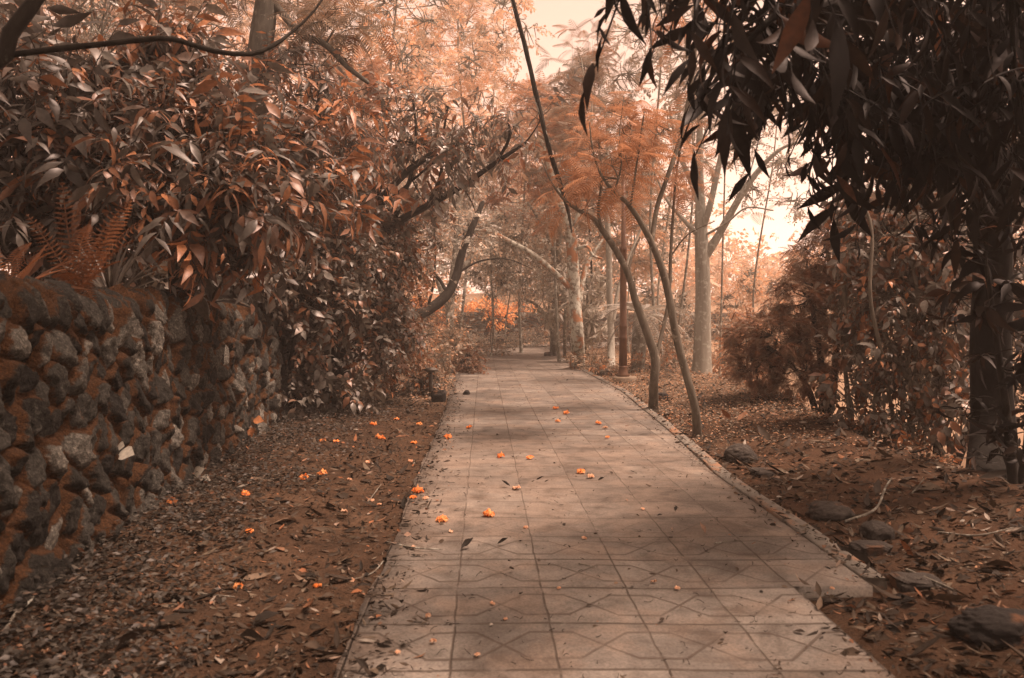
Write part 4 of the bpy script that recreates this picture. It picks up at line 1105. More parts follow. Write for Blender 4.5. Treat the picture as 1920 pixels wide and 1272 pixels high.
plant("vine_thicket", "tangle of bare vines and orange heart shaped leaves beside the big dark trunk", "bush", b,
      [from_base(b, [(1690 + dx, 700, 10.3 + dy, 4), (1680 + 1.6 * dx, 560, 10.2 + dy, 3.5), (1670 + 1.2 * dx, 430, 10.3 + dy, 3), (1660 + 2 * dx, 340, 10.4 + dy, 2)]) for dx, dy in ((-60, .2), (-30, -.5), (0, .4), (25, -.4), (55, .2), (80, -.2))],
      [px_line([(1790, 850, 9.3, 8), (1745, 760, 9.6, 7), (1690, 690, 9.9, 6), (1650, 600, 10.1, 4), (1640, 520, 10.2, 3)]), px_line([(1775, 860, 9.3, 5), (1720, 770, 9.7, 5), (1700, 640, 9.9, 4), (1720, 520, 10, 2.5)]),
       px_line([(1600, 830, 10.4, 7), (1590, 740, 10.6, 5), (1575, 600, 10.7, 3), (1570, 470, 10.8, 2)]), px_line([(1655, 850, 10, 4), (1640, 740, 10.1, 3), (1690, 650, 10, 2.5), (1760, 560, 9.8, 2)])],
      [bl(1640, 460, 10.3, 70, 50, .6), bl(1720, 470, 10.2, 70, 50, .6), bl(1620, 560, 10.4, 60, 50, .6), bl(1700, 570, 10, 70, 50, .6), bl(1780, 600, 9.7, 60, 70, .6), bl(1640, 660, 10.2, 60, 50, .6), bl(1740, 700, 9.7, 70, 60, .6),
       bl(1620, 390, 10.6, 70, 50, .6), bl(1720, 390, 10.3, 80, 40, .6), bl(1800, 490, 9.7, 50, 60, .5), bl(1690, 790, 9.8, 70, 40, .5), bl(1800, 780, 9.2, 50, 50, .5), bl(1590, 740, 10.6, 40, 60, .5)],
      B_BROWN, L_DARKBUSH, 'spray', OVATE, .12, 950, 6, .6, .9, None, 7, .2, .2, .008, .3)
b = slope_base(1760, 12.5)
plant("dark_thicket", "dense dark thicket filling the shade behind the vine tangle", "bush", b,
      [from_base(b, [(1760, 700, 12.5, 8), (1750, 560, 12.5, 6), (1740, 430, 12.5, 4)]), from_base(b, [(1850, 700, 12.3, 8), (1870, 500, 12.3, 5)])], [],
      [bl(1690, 480, 12.6, 90, 80, 1), bl(1800, 500, 12.3, 90, 90, 1), bl(1900, 520, 12.2, 80, 100, 1), bl(1700, 640, 12.4, 90, 80, 1), bl(1830, 680, 12, 90, 90, 1), bl(1930, 700, 12, 70, 100, 1), bl(1680, 760, 12.2, 60, 50, .7), bl(1850, 330, 12.5, 120, 90, 1), bl(1710, 340, 12.8, 100, 70, 1)],
      B_DARK, L_DARKBUSH, 'spray', OVATE_FAR, .16, 900, 8, .2, .6)


# ------------------------------------------------------------------ trees further off
def far_tree(label, px, Yd, top, bot, hw, leaf, kind, tp, size, n, bark=B_GREY, rp=6, per=8, bright=.5, seed=0, name="tree", cat="tree", group=None, droop=.5, sh=.3):
    """crown between photo rows top and bot at depth Yd, hw pixels half width; the trunk stands on the ground below it"""
    r = np.random.default_rng(seed + int(px) + 7)
    k = Yd / F
    c = P(px, (top + bot) / 2, Yd)
    bz = g1(c[0], Yd)
    b = np.array([c[0] + r.uniform(-.2, .2), Yd, bz])
    ztop, zbot = P(px, top, Yd)[2], P(px, bot, Yd)[2]
    R, hh = hw * k, (ztop - zbot) / 2
    zm = zbot + hh * .8
    tr = np.array([[*b, rp * k * 1.3], [b[0] + r.normal() * .06 * (zbot - bz), Yd + .1, bz + (max(zbot, bz + .6) - bz) * .6, rp * k], [c[0], Yd, zm, rp * k * .7], [c[0] + r.normal() * .1 * R, Yd, ztop - hh * .3, rp * k * .3]])
    blobs = []
    nb = 9
    for q in range(nb):
        a = q * 2.4 + r.uniform(0, .8)
        f = (q + .5) / nb
        z = zbot + 2 * hh * (.12 + .76 * f)
        w = R * math.sin(pi * (.18 + .7 * f)) ** .7
        rad = w * .36 * r.uniform(.8, 1.25)
        cc = (c[0] + math.cos(a) * w * .62, Yd + math.sin(a) * w * .62, z)
        blobs.append((cc, (rad * 1.2, rad * 1.2, min(rad, hh * .4)), 1))
    return plant(name, label, cat, b, [tr], [], blobs, bark, leaf, kind, tp, size, n, per, bright, droop, group, 7, .3, sh, max(.006, .0009 * Yd))

FT = [
 # upper left, behind the broad leaved shrubs
 ("grey leaning trunk with small bright leaves in the upper corner behind the limb", 60, 15, -150, 300, 170, L_DARKBUSH, 'spray', OVATE_FAR, .13, 620, B_GREY, 13),
 ("thin pale trunk with feathery crown between limb and sky gap", 172, 19, -160, 200, 190, L_FEATHER_DK, 'frond', BIF_FAR, .5, 330, B_GREY, 8, 3),
 ("rust leaved tree rising behind the first broad leaved shrub", 300, 23, -120, 330, 170, L_ORANGEBUSH, 'spray', OVATE_FAR, .16, 720, B_GREY, 7),
 ("dark full crowned tree closing the view above the wall", 200, 17, 150, 470, 190, L_DARKBUSH, 'spray', OVATE_FAR, .14, 800, B_GREY, 8),
 ("brown crowned tree just past the tall grey trunk", 450, 20, 60, 480, 130, L_DARKBUSH, 'spray', OVATE_FAR, .15, 700, B_GREY, 8),
 ("fine leaved tree hanging behind the tall grey trunk near the top", 560, 24, -180, 210, 150, L_FEATHER_DK, 'frond', BIF_FAR, .6, 330, B_GREY, 7, 3),
 ("orange leaved tree behind the arching branches", 640, 27, 60, 420, 120, L_FEATHER, 'frond', BIF_FAR, .6, 330, B_GREY, 7, 3),
 ("tall peach tinted tree with dark upright boughs at the top of the picture", 735, 30, -150, 260, 120, L_PEACHTREE, 'spray', OVATE_FAR, .2, 480, B_GREY, 10),
 ("grey leaved tree on the terrace behind the leaning trunk", 700, 34, 240, 560, 110, L_GREYTREE, 'spray', OVATE_FAR, .2, 560, B_GREY, 7),
 ("airy peach crown drifting over the middle of the path", 860, 36, -60, 230, 105, L_PEACHTREE, 'frond', BIF_FAR, .9, 230, B_GREY, 7, 3),
 ("grey crowned tree behind the pale forked trunk", 800, 44, 200, 520, 100, L_GREYTREE, 'spray', OVATE_FAR, .24, 560, B_GREY, 7),
 ("broad grey tree over the orange hedge", 905, 52, 270, 560, 100, L_GREYTREE, 'spray', OVATE_FAR, .28, 600, B_GREY, 6),
 ("silvery tree at the far bend of the path", 985, 56, 330, 590, 90, L_GREYTREE, 'spray', OVATE_FAR, .28, 560, B_GREY, 6),
 ("orange feathery tree filling the middle above the path", 985, 33, 110, 400, 100, L_FEATHER, 'frond', BIF_FAR, .8, 340, B_GREY, 7, 3),
 ("tall brown feathery tree with twin dark stems under the sky gap", 1095, 31, 55, 380, 85, L_FEATHER_DK, 'frond', BIF_FAR, .75, 330, B_DARK, 6, 3),
 ("grey green tree behind the stout lichen trunk", 1070, 40, 330, 600, 90, L_GREYTREE, 'spray', OVATE_FAR, .22, 600, B_GREY, 6),
 ("pale tree beyond the lamp post with hanging sprays", 1190, 36, 300, 600, 90, L_GREYTREE, 'spray', OVATE_FAR, .2, 560, B_GREY, 6),
 ("light crowned tree seen through the curving trunks", 1260, 33, 170, 470, 100, L_GREYTREE, 'spray', OVATE_FAR, .17, 420, B_PALE, 6),
 ("sparse tall tree with tiny leaves against the bright sky", 1240, 28, -80, 220, 120, L_GREYTREE, 'spray', OVATE_FAR, .14, 420, B_GREY, 5),
 ("thin leaved tree top behind the pale trunk's spreading limbs", 1360, 30, 0, 330, 110, L_GREYTREE, 'spray', OVATE_FAR, .14, 430, B_GREY, 5),
 ("small tree with dark sprays against the brightest sky", 1450, 27, 110, 430, 90, L_GREYTREE, 'spray', OVATE_FAR, .12, 420, B_GREY, 4),
 ("low peach bush tree on the slope behind the pale trunk", 1400, 34, 470, 760, 80, L_PEACHTREE, 'spray', OVATE_FAR, .16, 560, B_GREY, 4),
 ("hazy peach tree on the lower slope by the feathery bush", 1480, 42, 440, 740, 90, L_PEACHTREE, 'spray', OVATE_FAR, .2, 520, B_GREY, 4),
 ("bright orange shrub tree between the pale trunk and the feathery bush", 1400, 22, 560, 800, 60, L_FEATHER, 'spray', OVATE_FAR, .1, 430, B_GREY, 3),
 ("pale scrub tree between the two curving trunks", 1270, 27, 520, 760, 60, L_GREYTREE, 'spray', OVATE_FAR, .13, 430, B_GREY, 3),
 ("pale tree filling the gap behind the dark thicket", 1700, 30, 300, 720, 130, L_PEACHTREE, 'spray', OVATE_FAR, .18, 500, B_GREY, 5),
 ("sunlit tree glimpsed behind the big dark trunk", 1900, 26, 250, 800, 130, L_PEACHTREE, 'spray', OVATE_FAR, .18, 420, B_GREY, 6),
]
FT += [("airy sprig crown of small hanging leaves under the top sky gap", 1275, 25, -220, 70, 130, L_GREYTREE, 'spray', OVATE, .13, 110, B_GREY, 4),
       ("small leaved tree top in the sky gap beside the liana", 930, 40, -40, 190, 90, L_PEACHTREE, 'spray', OVATE_FAR, .2, 300, B_GREY, 4),
       ("orange tree behind the stout trunk reaching under the liana", 1040, 27, 150, 400, 80, L_FEATHER, 'frond', BIF_FAR, .6, 260, B_GREY, 5, 3)]
FT += [("silver grey tree with hanging twigs behind the long bare limb", 960, 38, 400, 600, 70, L_GREYTREE, 'spray', LANCE_FAR, .22, 420, B_GREY, 4),
       ("fine grey crown between the pale forked trunk and the stout tree", 920, 30, 380, 540, 60, L_GREYTREE, 'spray', OVATE_FAR, .13, 420, B_GREY, 4),
       ("pale feathery tree behind the lamp post's upper shaft", 1185, 30, 180, 480, 60, L_PEACHTREE, 'frond', BIF_FAR, .6, 260, B_PALE, 4, 3)]
FT += [("dark leafy tree at the picture's edge behind the overhanging limb", -110, 14, -100, 470, 190, L_DARKBUSH, 'spray', OVATE_FAR, .14, 760, B_GREY, 8)]
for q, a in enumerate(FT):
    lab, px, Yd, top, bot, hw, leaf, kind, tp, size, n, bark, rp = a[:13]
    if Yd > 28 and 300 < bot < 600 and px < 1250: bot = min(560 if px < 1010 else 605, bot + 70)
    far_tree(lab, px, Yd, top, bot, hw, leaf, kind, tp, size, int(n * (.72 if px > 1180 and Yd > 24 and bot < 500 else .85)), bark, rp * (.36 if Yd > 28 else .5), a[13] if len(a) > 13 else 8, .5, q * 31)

# bright hedge on the terrace beyond the far wall
for q, (lab, px, Yd, top, bot, hw, n) in enumerate((("glowing orange bush on the terrace behind the far wall", 905, 45.5, 572, 612, 62, 520), ("smaller glowing bush next to the leaning trunk", 805, 41, 566, 615, 50, 420), ("orange bush at the far end of the bright hedge", 968, 48, 580, 612, 36, 300))):
    far_tree(lab, px, Yd, top, bot, hw, L_LIT, 'spray', OVATE_FAR, .2, n, B_GREY, 2, 8, .5, q, "hedge_bush", "bush", "bright orange bushes beyond the far wall", .2)

# scrub along the right hand verge and under the row of trees
for q, (lab, px, py, Yd, bb, leaf, sz, n) in enumerate((
    ("pale orange weeds at the foot of the stout lichen tree", 1110, 695, 22.5, [(1105, 680, 22.8, 30, 16, .4), (1130, 690, 22, 26, 14, .4)], L_PALECOVER, .08, 150),
    ("orange tinged weeds behind the lamp post footing", 1200, 700, 20.6, [(1140, 695, 20.6, 24, 14, .4), (1205, 690, 20.8, 34, 22, .5), (1250, 690, 20.2, 30, 26, .5)], L_ORANGEBUSH, .08, 220),
    ("pale scrub between the pale trunk and the curving trees", 1275, 705, 21, [(1275, 670, 21.5, 40, 40, .7), (1240, 640, 23, 40, 40, .8)], L_PALECOVER, .09, 260),
    ("grassy scrub on the bank below the feathery bush", 1400, 745, 16.5, [(1370, 735, 17, 44, 22, .5), (1430, 745, 15.5, 44, 20, .5), (1480, 765, 14.3, 40, 16, .4)], L_ORANGEBUSH, .08, 260),
    ("reddish weeds along the bank edge by the vine tangle", 1680, 850, 9.3, [(1600, 815, 10.3, 40, 14, .3), (1690, 850, 9.3, 44, 16, .3), (1760, 880, 8.5, 44, 14, .3)], L_ORANGEBUSH, .06, 190))):
    b = on_ground(px, py)
    plant("weed_clump", lab, "weeds", b, [from_base(b, [(px, py - 12, Yd, 1.5), (px + 3, py - 26, Yd, 1)])], [], [bl(*z) for z in bb], B_BROWN, leaf, 'spray', OVATE_FAR, sz, n, 8, .5, .3, None, 5)

# distant woodland closing every gap
r = np.random.default_rng(300)
gs = []
for q in range(900):
    a = r.uniform(-1, 1)
    Yd = r.uniform(62, 105)
    x = a * Yd * .85
    px = CX + x / Yd * F
    top = np.interp(px, [-400, 600, 850, 960, 1150, 1300, 1420, 1560, 1700, 2400], [-150, -60, 130, 220, 260, 420, 500, 520, 260, -50]) + r.uniform(-20, 60)
    zt = P(px, top, Yd)[2]
    zb = g1(x, Yd)
    z = zb + (zt - zb) * r.uniform(0, 1) ** .8
    O, D = in_blob((x, Yd, z), (3.2, 3.2, 2.4), 14, .5, 4000 + q)
    gs.append(leaves_at('spray', OVATE_FAR, O, D, .55, 5000 + q, .5, 7, .5))
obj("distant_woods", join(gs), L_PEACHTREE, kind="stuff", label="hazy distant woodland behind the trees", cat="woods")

# ------------------------------------------------------------------ what lies on the ground
def strew(n, region, seed):
    """random ground points inside a region given as function(rng, n) -> x, y"""
    r = np.random.default_rng(seed)
    x, y = region(r, n)
    z = np.where((x > XL(y)) & (x < XR(y)), .004, gz(x, y))
    return np.stack([x, y, z], -1), r


def left_strip(r, n):
    y = 2.8 + 17 * r.uniform(0, 1, n) ** 1.6
    wx = np.interp(y, WALL[:, 1], WALL[:, 0]) + .12
    return wx + (XL(y) - .01 - wx) * r.uniform(0, 1, n), y


def right_bank(r, n):
    y = 3.0 + 20 * r.uniform(0, 1, n) ** 1.7
    return XR(y) + .18 + 2.6 * r.uniform(0, 1, n) ** 1.1, y


def on_path(r, n):
    y = 3.2 + 22 * r.uniform(0, 1, n) ** 1.5
    return XL(y) + (XR(y) - XL(y)) * r.uniform(0, 1, n), y


def flat_leaves(P_, r, size, tps, lift=.25):
    n = len(P_)
    if n > 400: size = size * np.random.default_rng(n).choice([.5, .8, 1, 1, 1.5, 2.0], n)
    a = r.uniform(0, 2 * pi, n)
    d = np.stack([np.cos(a), np.sin(a), r.normal(size=n) * lift * .5], -1)
    up = nrm(np.array([0, 0, 1.0]) + r.normal(size=(n, 3)) * lift)
    P_ = P_ + np.array([0, 0, .006])
    return scatter_mix(tps, P_, d, up, size * r.uniform(.5, 1.4, n), r.uniform(0, 1, n), 1)

LIT = [tpl_leaf(.42, 3, .5, -.35, .45), tpl_leaf(.35, 3, -.4, -.2, .45), tpl_leaf(.6, 3, .3, .25, .45, .5)]
p1, r1 = strew(11000, left_strip, 1); p2, r2 = strew(17000, right_bank, 2)
g1_ = flat_leaves(p1, r1, .035, LIT, .5); g2_ = flat_leaves(p2, r2, .042, LIT, .5)
def edges(r, n):
    y = 3.2 + 16 * r.uniform(0, 1, n) ** 1.4
    return np.where(r.uniform(0, 1, n) < .55, XL(y) + np.abs(r.normal(size=n)) * .16, XR(y) + .12 - np.abs(r.normal(size=n)) * .13), y
p6, r6 = strew(1900, edges, 14); p6[:, 2] = np.where(p6[:, 0] > XR(p6[:, 1]), .02, .004); g6_ = flat_leaves(p6, r6, .034, LIT, .5)
p3, r3 = strew(1100, right_bank, 12); g3_ = flat_leaves(p3, r3, .11, LIT, .4)
p4, r4 = strew(900, left_strip, 13); g4_ = flat_leaves(p4, r4, .075, LIT, .4)
obj("leaf_litter", join([g1_, g2_, g3_, g4_, g6_]), L_LITTER, kind="stuff", label="dead leaves and scraps strewn over the soil", cat="leaf litter")


def cover(n, region, keep, seed, size, leaf, label):
    p, r = strew(n, region, seed)
    k = keep(p, r)
    p = p[k]
    m_ = len(p)
    h = r.uniform(.0, .10, m_) * r.uniform(.2, 1, m_) * (1 + np.exp(-(p[:, 1] - 3) * .15))
    O = p + np.stack([r.normal(size=m_) * .01, r.normal(size=m_) * .01, h], -1)
    a = r.uniform(0, 2 * pi, m_)
    D = np.stack([np.cos(a), np.sin(a), r.uniform(-.2, .6, m_)], -1)
    g = scatter_mix(TINY, O, D, nrm(np.array([0, 0, 1.0]) + r.normal(size=(m_, 3)) * .5), size * r.uniform(.6, 1.4, m_), r.uniform(0, 1, m_), seed)
    obj("ground_cover", g, leaf, kind="stuff", label=label, cat="ground cover")

def near_wall(p, r):
    wx = np.interp(p[:, 1], WALL[:, 1], WALL[:, 0])
    t = (p[:, 0] - wx) / (XL(p[:, 1]) - wx)
    return (wob(p[:, :2], .7, 61) * .25 + .62 + .3 * sst(9, 14, p[:, 1]) - t) > r.uniform(0, .45, len(p))
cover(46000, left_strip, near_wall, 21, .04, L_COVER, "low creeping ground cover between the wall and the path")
def verge(p, r):
    e = p[:, 0] - XR(p[:, 1])
    return (wob(p[:, :2], .6, 62) * .5 + sst(6.5, 13, p[:, 1]) * .9 - .25) > r.uniform(0, .6, len(p))
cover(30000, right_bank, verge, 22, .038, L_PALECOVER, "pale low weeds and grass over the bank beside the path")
def far_left(r, n):
    y = 15 + 22 * r.uniform(0, 1, n); wx = np.interp(y, WALL[:, 1], WALL[:, 0]) + .1
    return wx + (XL(y) + .05 - wx) * r.uniform(0, 1, n), y
cover(9000, far_left, lambda p, r: r.uniform(0, 1, len(p)) < .9, 23, .07, L_PALECOVER, "pale grass along the foot of the far wall")
def far_right(r, n):
    y = 17 + 26 * r.uniform(0, 1, n)
    return XR(y) + .15 + 3.2 * r.uniform(0, 1, n), y
cover(9000, far_right, lambda p, r: r.uniform(0, 1, len(p)) < .9, 24, .07, L_PALECOVER, "pale orange grass under the row of trees")

# dark crumbs of bark, stalks and stems on the paving
p, r = strew(1500, on_path, 31)
k = wob(p[:, :2], .5, 63) + .9 * sst(.35, .0, (p[:, 0] - XL(p[:, 1])) / 1.6) > r.uniform(-.9, 1.3, len(p))
p = p[k]; n = len(p)
a = r.uniform(0, pi, n); L = r.uniform(.008, .035, n) * r.choice([1, 1, 1, 2.2], n)
d = np.stack([np.cos(a), np.sin(a), r.uniform(-.05, .2, n)], -1) * L[:, None]
g = twigs(p + [0, 0, .005], p + d + [0, 0, .006], .0022, .0014, .15, 32)
p5, r5 = strew(1700, on_path, 33); kk = wob(p5[:, :2], .6, 64) > r5.uniform(-1, 1.2, len(p5)); p5 = p5[kk]
obj("path_debris", join([(g[0], g[1], {"rnd": np.full(len(g[0]), .12)}), flat_leaves(p5, r5, .024, LIT, .5)]), L_LITTER, kind="stuff", label="dry stalks and crumbs scattered over the paving", cat="debris")

# fallen flowers, one object each
m_petal = leaf_mat("petal_orange", [(0, (.75, .16, .03)), (.6, (.9, .25, .06)), (1, (.95, .38, .14))], .35, .55, .25, .5)
m_pale = leaf_mat("petal_faded", [(0, (.62, .24, .12)), (1, (.75, .42, .27))], .3, .6, .25, .4)
m_calyx = leaf_mat("calyx", [(0, DEEP), (1, RUST)], .1, .7, .2)
def flower_geo(seed):
    r = np.random.default_rng(seed)
    gs = []
    for k in range(6):
        a = k * 2 * pi / 6 + r.normal() * .35
        nx, ny = 5, 5
        V = []
        for i in range(nx):
            for j in range(ny):
                t, w = i / (nx - 1), (j / (ny - 1) - .5) * 2
                rad = t * (.62 + .15 * r.normal() * .4)
                wd = .36 * math.sin(pi * (.12 + .75 * t)) ** .8
                z = .34 * math.sin(pi * t * .9) * (1 + .3 * r.normal()) + .10 * math.sin(w * 4 + t * 7 + seed) * t + .03 * r.normal()
                V.append([rad * math.cos(a) - w * wd * math.sin(a), rad * math.sin(a) + w * wd * math.cos(a), max(.0, z)])
        i, j = np.meshgrid(np.arange(nx - 1), np.arange(ny - 1), indexing='ij')
        Q = np.stack([i * ny + j, (i + 1) * ny + j, (i + 1) * ny + j + 1, i * ny + j + 1], -1).reshape(-1, 4)
        gs.append((np.array(V), [Q], {"rnd": np.full(nx * ny, r.uniform(0, 1))}))
    return join(gs)
flower_me, faded_me, calyx_me = [], [], []
for k in range(5):
    V, FS, at = flower_geo(40 + k)
    flower_me.append(mesh("petal", V, FS, at)); flower_me[-1].materials.append(m_petal)
    faded_me.append(mesh("petal", V, FS, at)); faded_me[-1].materials.append(m_pale)
V, FS = tube(np.array([[-.1, 0, .12, .07], [-.25, .03, .10, .09], [-.45, .06, .04, .05]]), .08, 7, .05, 3)
cal = mesh("calyx", V, FS, {"rnd": np.full(len(V), .5)}); cal.materials.append(m_calyx)
def drop_flower(px, py, w, label, faded=False, group=None, k=[0]):
    q = on_ground(px, py)
    if XL(q[1]) < q[0] < XR(q[1]): q = G(px, py, .006)
    k[0] += 1
    r = np.random.default_rng(900 + k[0])
    e = empty("fallen_flower", q, label, "flower", group)
    s_ = w * q[1] / F * .72
    e.scale = (s_, s_, s_ * r.uniform(.9, 1.3)); e.rotation_euler = (r.normal() * .15, r.normal() * .15, r.uniform(0, 6.28))
    for nm, me in (("petals", (faded_me if faded else flower_me)[k[0] % 5]), ("calyx", cal)):
        if w < 11 and nm == "calyx": continue
        o = bpy.data.objects.new(nm, me); C.objects.link(o); o.parent = e
    return e
FL = [(783, 924, 26, "biggest crumpled orange flower lying on the paving edge beside the soil"), (775, 934, 16, "small orange flower tucked under the biggest one at the paving edge"), (798, 936, 15, "faded little flower just beside the biggest one at the paving edge"),
 (829, 977, 25, "crumpled orange flower near the soil side of the paving"), (916, 968, 26, "crumpled orange flower further onto the paving, inward from the one near the soil"),
 (939, 857, 16, "orange flower on a dark joint line in the mid path"), (994, 860, 15, "orange flower beside the dark joint, to its inner side"), (1089, 887, 19, "bright flower of the touching pair on the mid paving"), (1107, 896, 16, "paler flower of the touching pair on the mid paving"),
 (969, 917, 18, "thin faded orange flower with a dark curled leaf beside it"), (840, 821, 17, "orange flower at the soil edge under the stone block"), (880, 803, 13, "small orange flower out from the soil edge below the pointed stone"),
 (1042, 767, 14, "farther flower of the two bright ones far along the path"), (1062, 776, 13, "nearer flower of the two bright ones far along the path"), (1046, 791, 12, "dull orange flower just below the two bright far ones"), (1122, 795, 14, "orange flower far along the path toward the curving trees"), (1135, 803, 12, "faint flower touching the far one toward the curving trees"), (1139, 821, 10, "tiny orange flower below the far one toward the curving trees"),
 (604, 891, 21, "round orange flower on the dark soil strip"), (569, 898, 22, "ragged orange flower beside the round one on the soil strip"), (460, 928, 20, "orange flower on the soil near the wall foot"), (468, 998, 18, "deep orange flower on the bare soil strip"), (595, 1102, 18, "rusty orange flower on the soil near the paving, low down"), (447, 1103, 20, "orange flower on bare soil below the ground cover"), (321, 944, 20, "peach flower among the ground cover at the wall foot"),
 (712, 823, 20, "orange flower heading the loose group on the soil edge"), (630, 830, 14, "small orange flower among weeds by the wall end"), (605, 828, 14, "deep orange flower in the weeds by the wall end"), (786, 797, 13, "orange flower where the soil meets the far paving"), (744, 788, 13, "orange flower up the soil strip near the bush"), (700, 797, 14, "orange flower under the low straggly plant"), (776, 832, 13, "orange flower halfway along the soil edge"), (1755, 452, 0, "")]
for px, py, w, lab in FL:
    if w: drop_flower(px, py, w, lab, lab.startswith("faded") or "faint" in lab or "paler" in lab or "thin faded" in lab)
for px, py, w in ((895, 1229, 14), (746, 1224, 12), (1270, 1104, 12), (986, 990, 10), (1226, 1092, 13), (812, 1204, 14), (803, 1156, 12), (923, 1133, 12), (948, 1162, 10), (696, 940, 14), (711, 948, 11), (645, 960, 13), (690, 868, 13), (770, 866, 12), (655, 900, 11), (1048, 1104, 9), (775, 1028, 11), (660, 1090, 13), (672, 1190, 12), (1205, 955, 9), (1095, 1010, 11), (845, 998, 10), (1560, 1104, 10), (1590, 1080, 10), (20, 1216, 18), (36, 1214, 14), (85, 1222, 14)):
    drop_flower(px, py, w, "small faded peach blossom scrap fallen on the ground", True, "small faded blossoms scattered over path and soil")
for k, (px, py, Yd) in enumerate(((951, 302, 13.8), (527, 472, 11.4))):
    e = empty("hanging_flower", P(px, py, Yd), ("orange flower hanging from the arching branch tip", "orange flower in the dark shrub by the slim trunk")[k], "flower")
    s_ = 13 * Yd / F; e.scale = (s_ * .6, s_ * .6, s_); e.rotation_euler = (1.9, .3, k)
    for nm, me in (("petals", flower_me[k]), ("calyx", cal)):
        o = bpy.data.objects.new(nm, me); C.objects.link(o); o.parent = e

# single fallen leaves that stand out
def drop_leaf(px, py, w, label, leaf, tp, rnd, group=None, seed=0):
    q = on_ground(px, py)
    if XL(q[1]) < q[0] < XR(q[1]): q = G(px, py, .008)
    r = np.random.default_rng(seed + int(px * 7 + py))
    a = r.uniform(0, 2 * pi)
    L = w * q[1] / F * .95
    d = np.array([[math.cos(a), math.sin(a) * 1.2, .12]])
    o = bpy.data.objects.new("fallen_leaf", None)
    g = scatter(tp, np.array([[0, 0, .012]]) - d * L * .5, d, np.array([[r.normal() * .2, r.normal() * .2 - .3, 1.0]]), [L], [rnd])
    o = bpy.data.objects.new("fallen_leaf", mesh("fallen_leaf", g[0], g[1], g[2])); o.data.materials.append(leaf)
    o.location = q; C.objects.link(o)
    return tag(o, label, "leaf", group)
CURL = tpl_leaf(.5, 6, 1.1, -.5, .45, .4, .2)
for px, py, w, lab, rn in ((875, 1028, 28, "dark curled leaf on the near paving, largest of its kind", .02), (942, 1022, 20, "dark broken leaf right of the largest curled one".replace("right of", "next to"), .05), (752, 1138, 22, "dark folded leaf at the soil side of the near paving", .04), (1360, 1196, 20, "dark crumpled leaf on the near paving toward the kerb gap", .04), (1316, 998, 26, "pale flat leaf with dark rim on the paving near the kerb", .97),
    (1012, 902, 14, "small round dark leaf on the middle paving", .05), (1127, 903, 13, "tiny dark leaf by the touching pair of flowers", .05), (958, 1072, 16, "little brown curled leaf between tile joints", .2), (1556, 1050, 20, "brown curled leaf on the last tile next to the kerb", .3), (948, 912, 18, "dark twisted leaf beside the thin faded flower", .02), (680, 1256, 34, "dark broad leaf at the bottom corner of the paving", .15), (977, 1120, 14, "small dark leaf on a hexagon tile, low in view", .05), (1268, 960, 14, "dark speck of a leaf by the worn pale patch", .05)):
    drop_leaf(px, py, w, lab, L_LITTER, CURL, rn)
for px, py, w in ((1650, 1165, 22), (1668, 1150, 18), (1690, 1180, 16), (1640, 1060, 20), (1790, 1190, 26), (1560, 955, 20), (1690, 960, 26), (1820, 965, 22), (1850, 975, 24), (1760, 940, 20), (1900, 1000, 28), (1720, 1008, 22), (1850, 1070, 20), (1480, 920, 16), (1500, 900, 18), (1440, 870, 18), (1640, 920, 20), (590, 1150, 18), (510, 1035, 20), (340, 1095, 20), (290, 1105, 22), (180, 1060, 20), (400, 1130, 18), (540, 1240, 22), (430, 1250, 20), (250, 1200, 24), (130, 1170, 22)):
    drop_leaf(px, py, w, "pale dry leaf lying curled on the dark soil", L_LITTER, LIT[0], .99, "pale dry leaves on the dark soil", 5)

# heart leaved seedlings at the wall
for k, (px, py, Yd, lab, tips) in enumerate(((205, 850, 5.6, "pale heart leaved seedling growing from the wall face", [(172, 830), (185, 848), (225, 838), (205, 870), (240, 850)]), (465, 790, 9.6, "seedling with one orange and one pale leaf at the wall foot", [(440, 772), (485, 786), (445, 800), (470, 812)]), (355, 905, 7.3, "small pale leaved seedling low on the wall foot", [(335, 884), (370, 882), (385, 900)]), (308, 960, 6.4, "orange leaved seedling in the ground cover", [(285, 935), (320, 940), (335, 952)]))):
    bp = P(px, py, Yd)
    e = empty("seedling", bp, lab, "plant")
    for q, (tx_, ty_) in enumerate(tips):
        tip = P(tx_, ty_, Yd - .12)
        d = tip - bp
        obj("leaf", scatter(ROUND[q % 2], np.array([bp + d * .5]), np.array([d]), np.array([[0, -.7, .6]]), [max(.09, np.linalg.norm(d) * .75)], [.85 if q else .3]), L_TEAK if k in (1, 3) else L_SAPLING, e)
    g = twigs(np.repeat(bp[None], len(tips), 0), np.array([bp + (P(a_, b_, Yd - .12) - bp) * .55 for a_, b_ in tips]), .004, .002)
    obj("stem", g, B_BROWN, e)

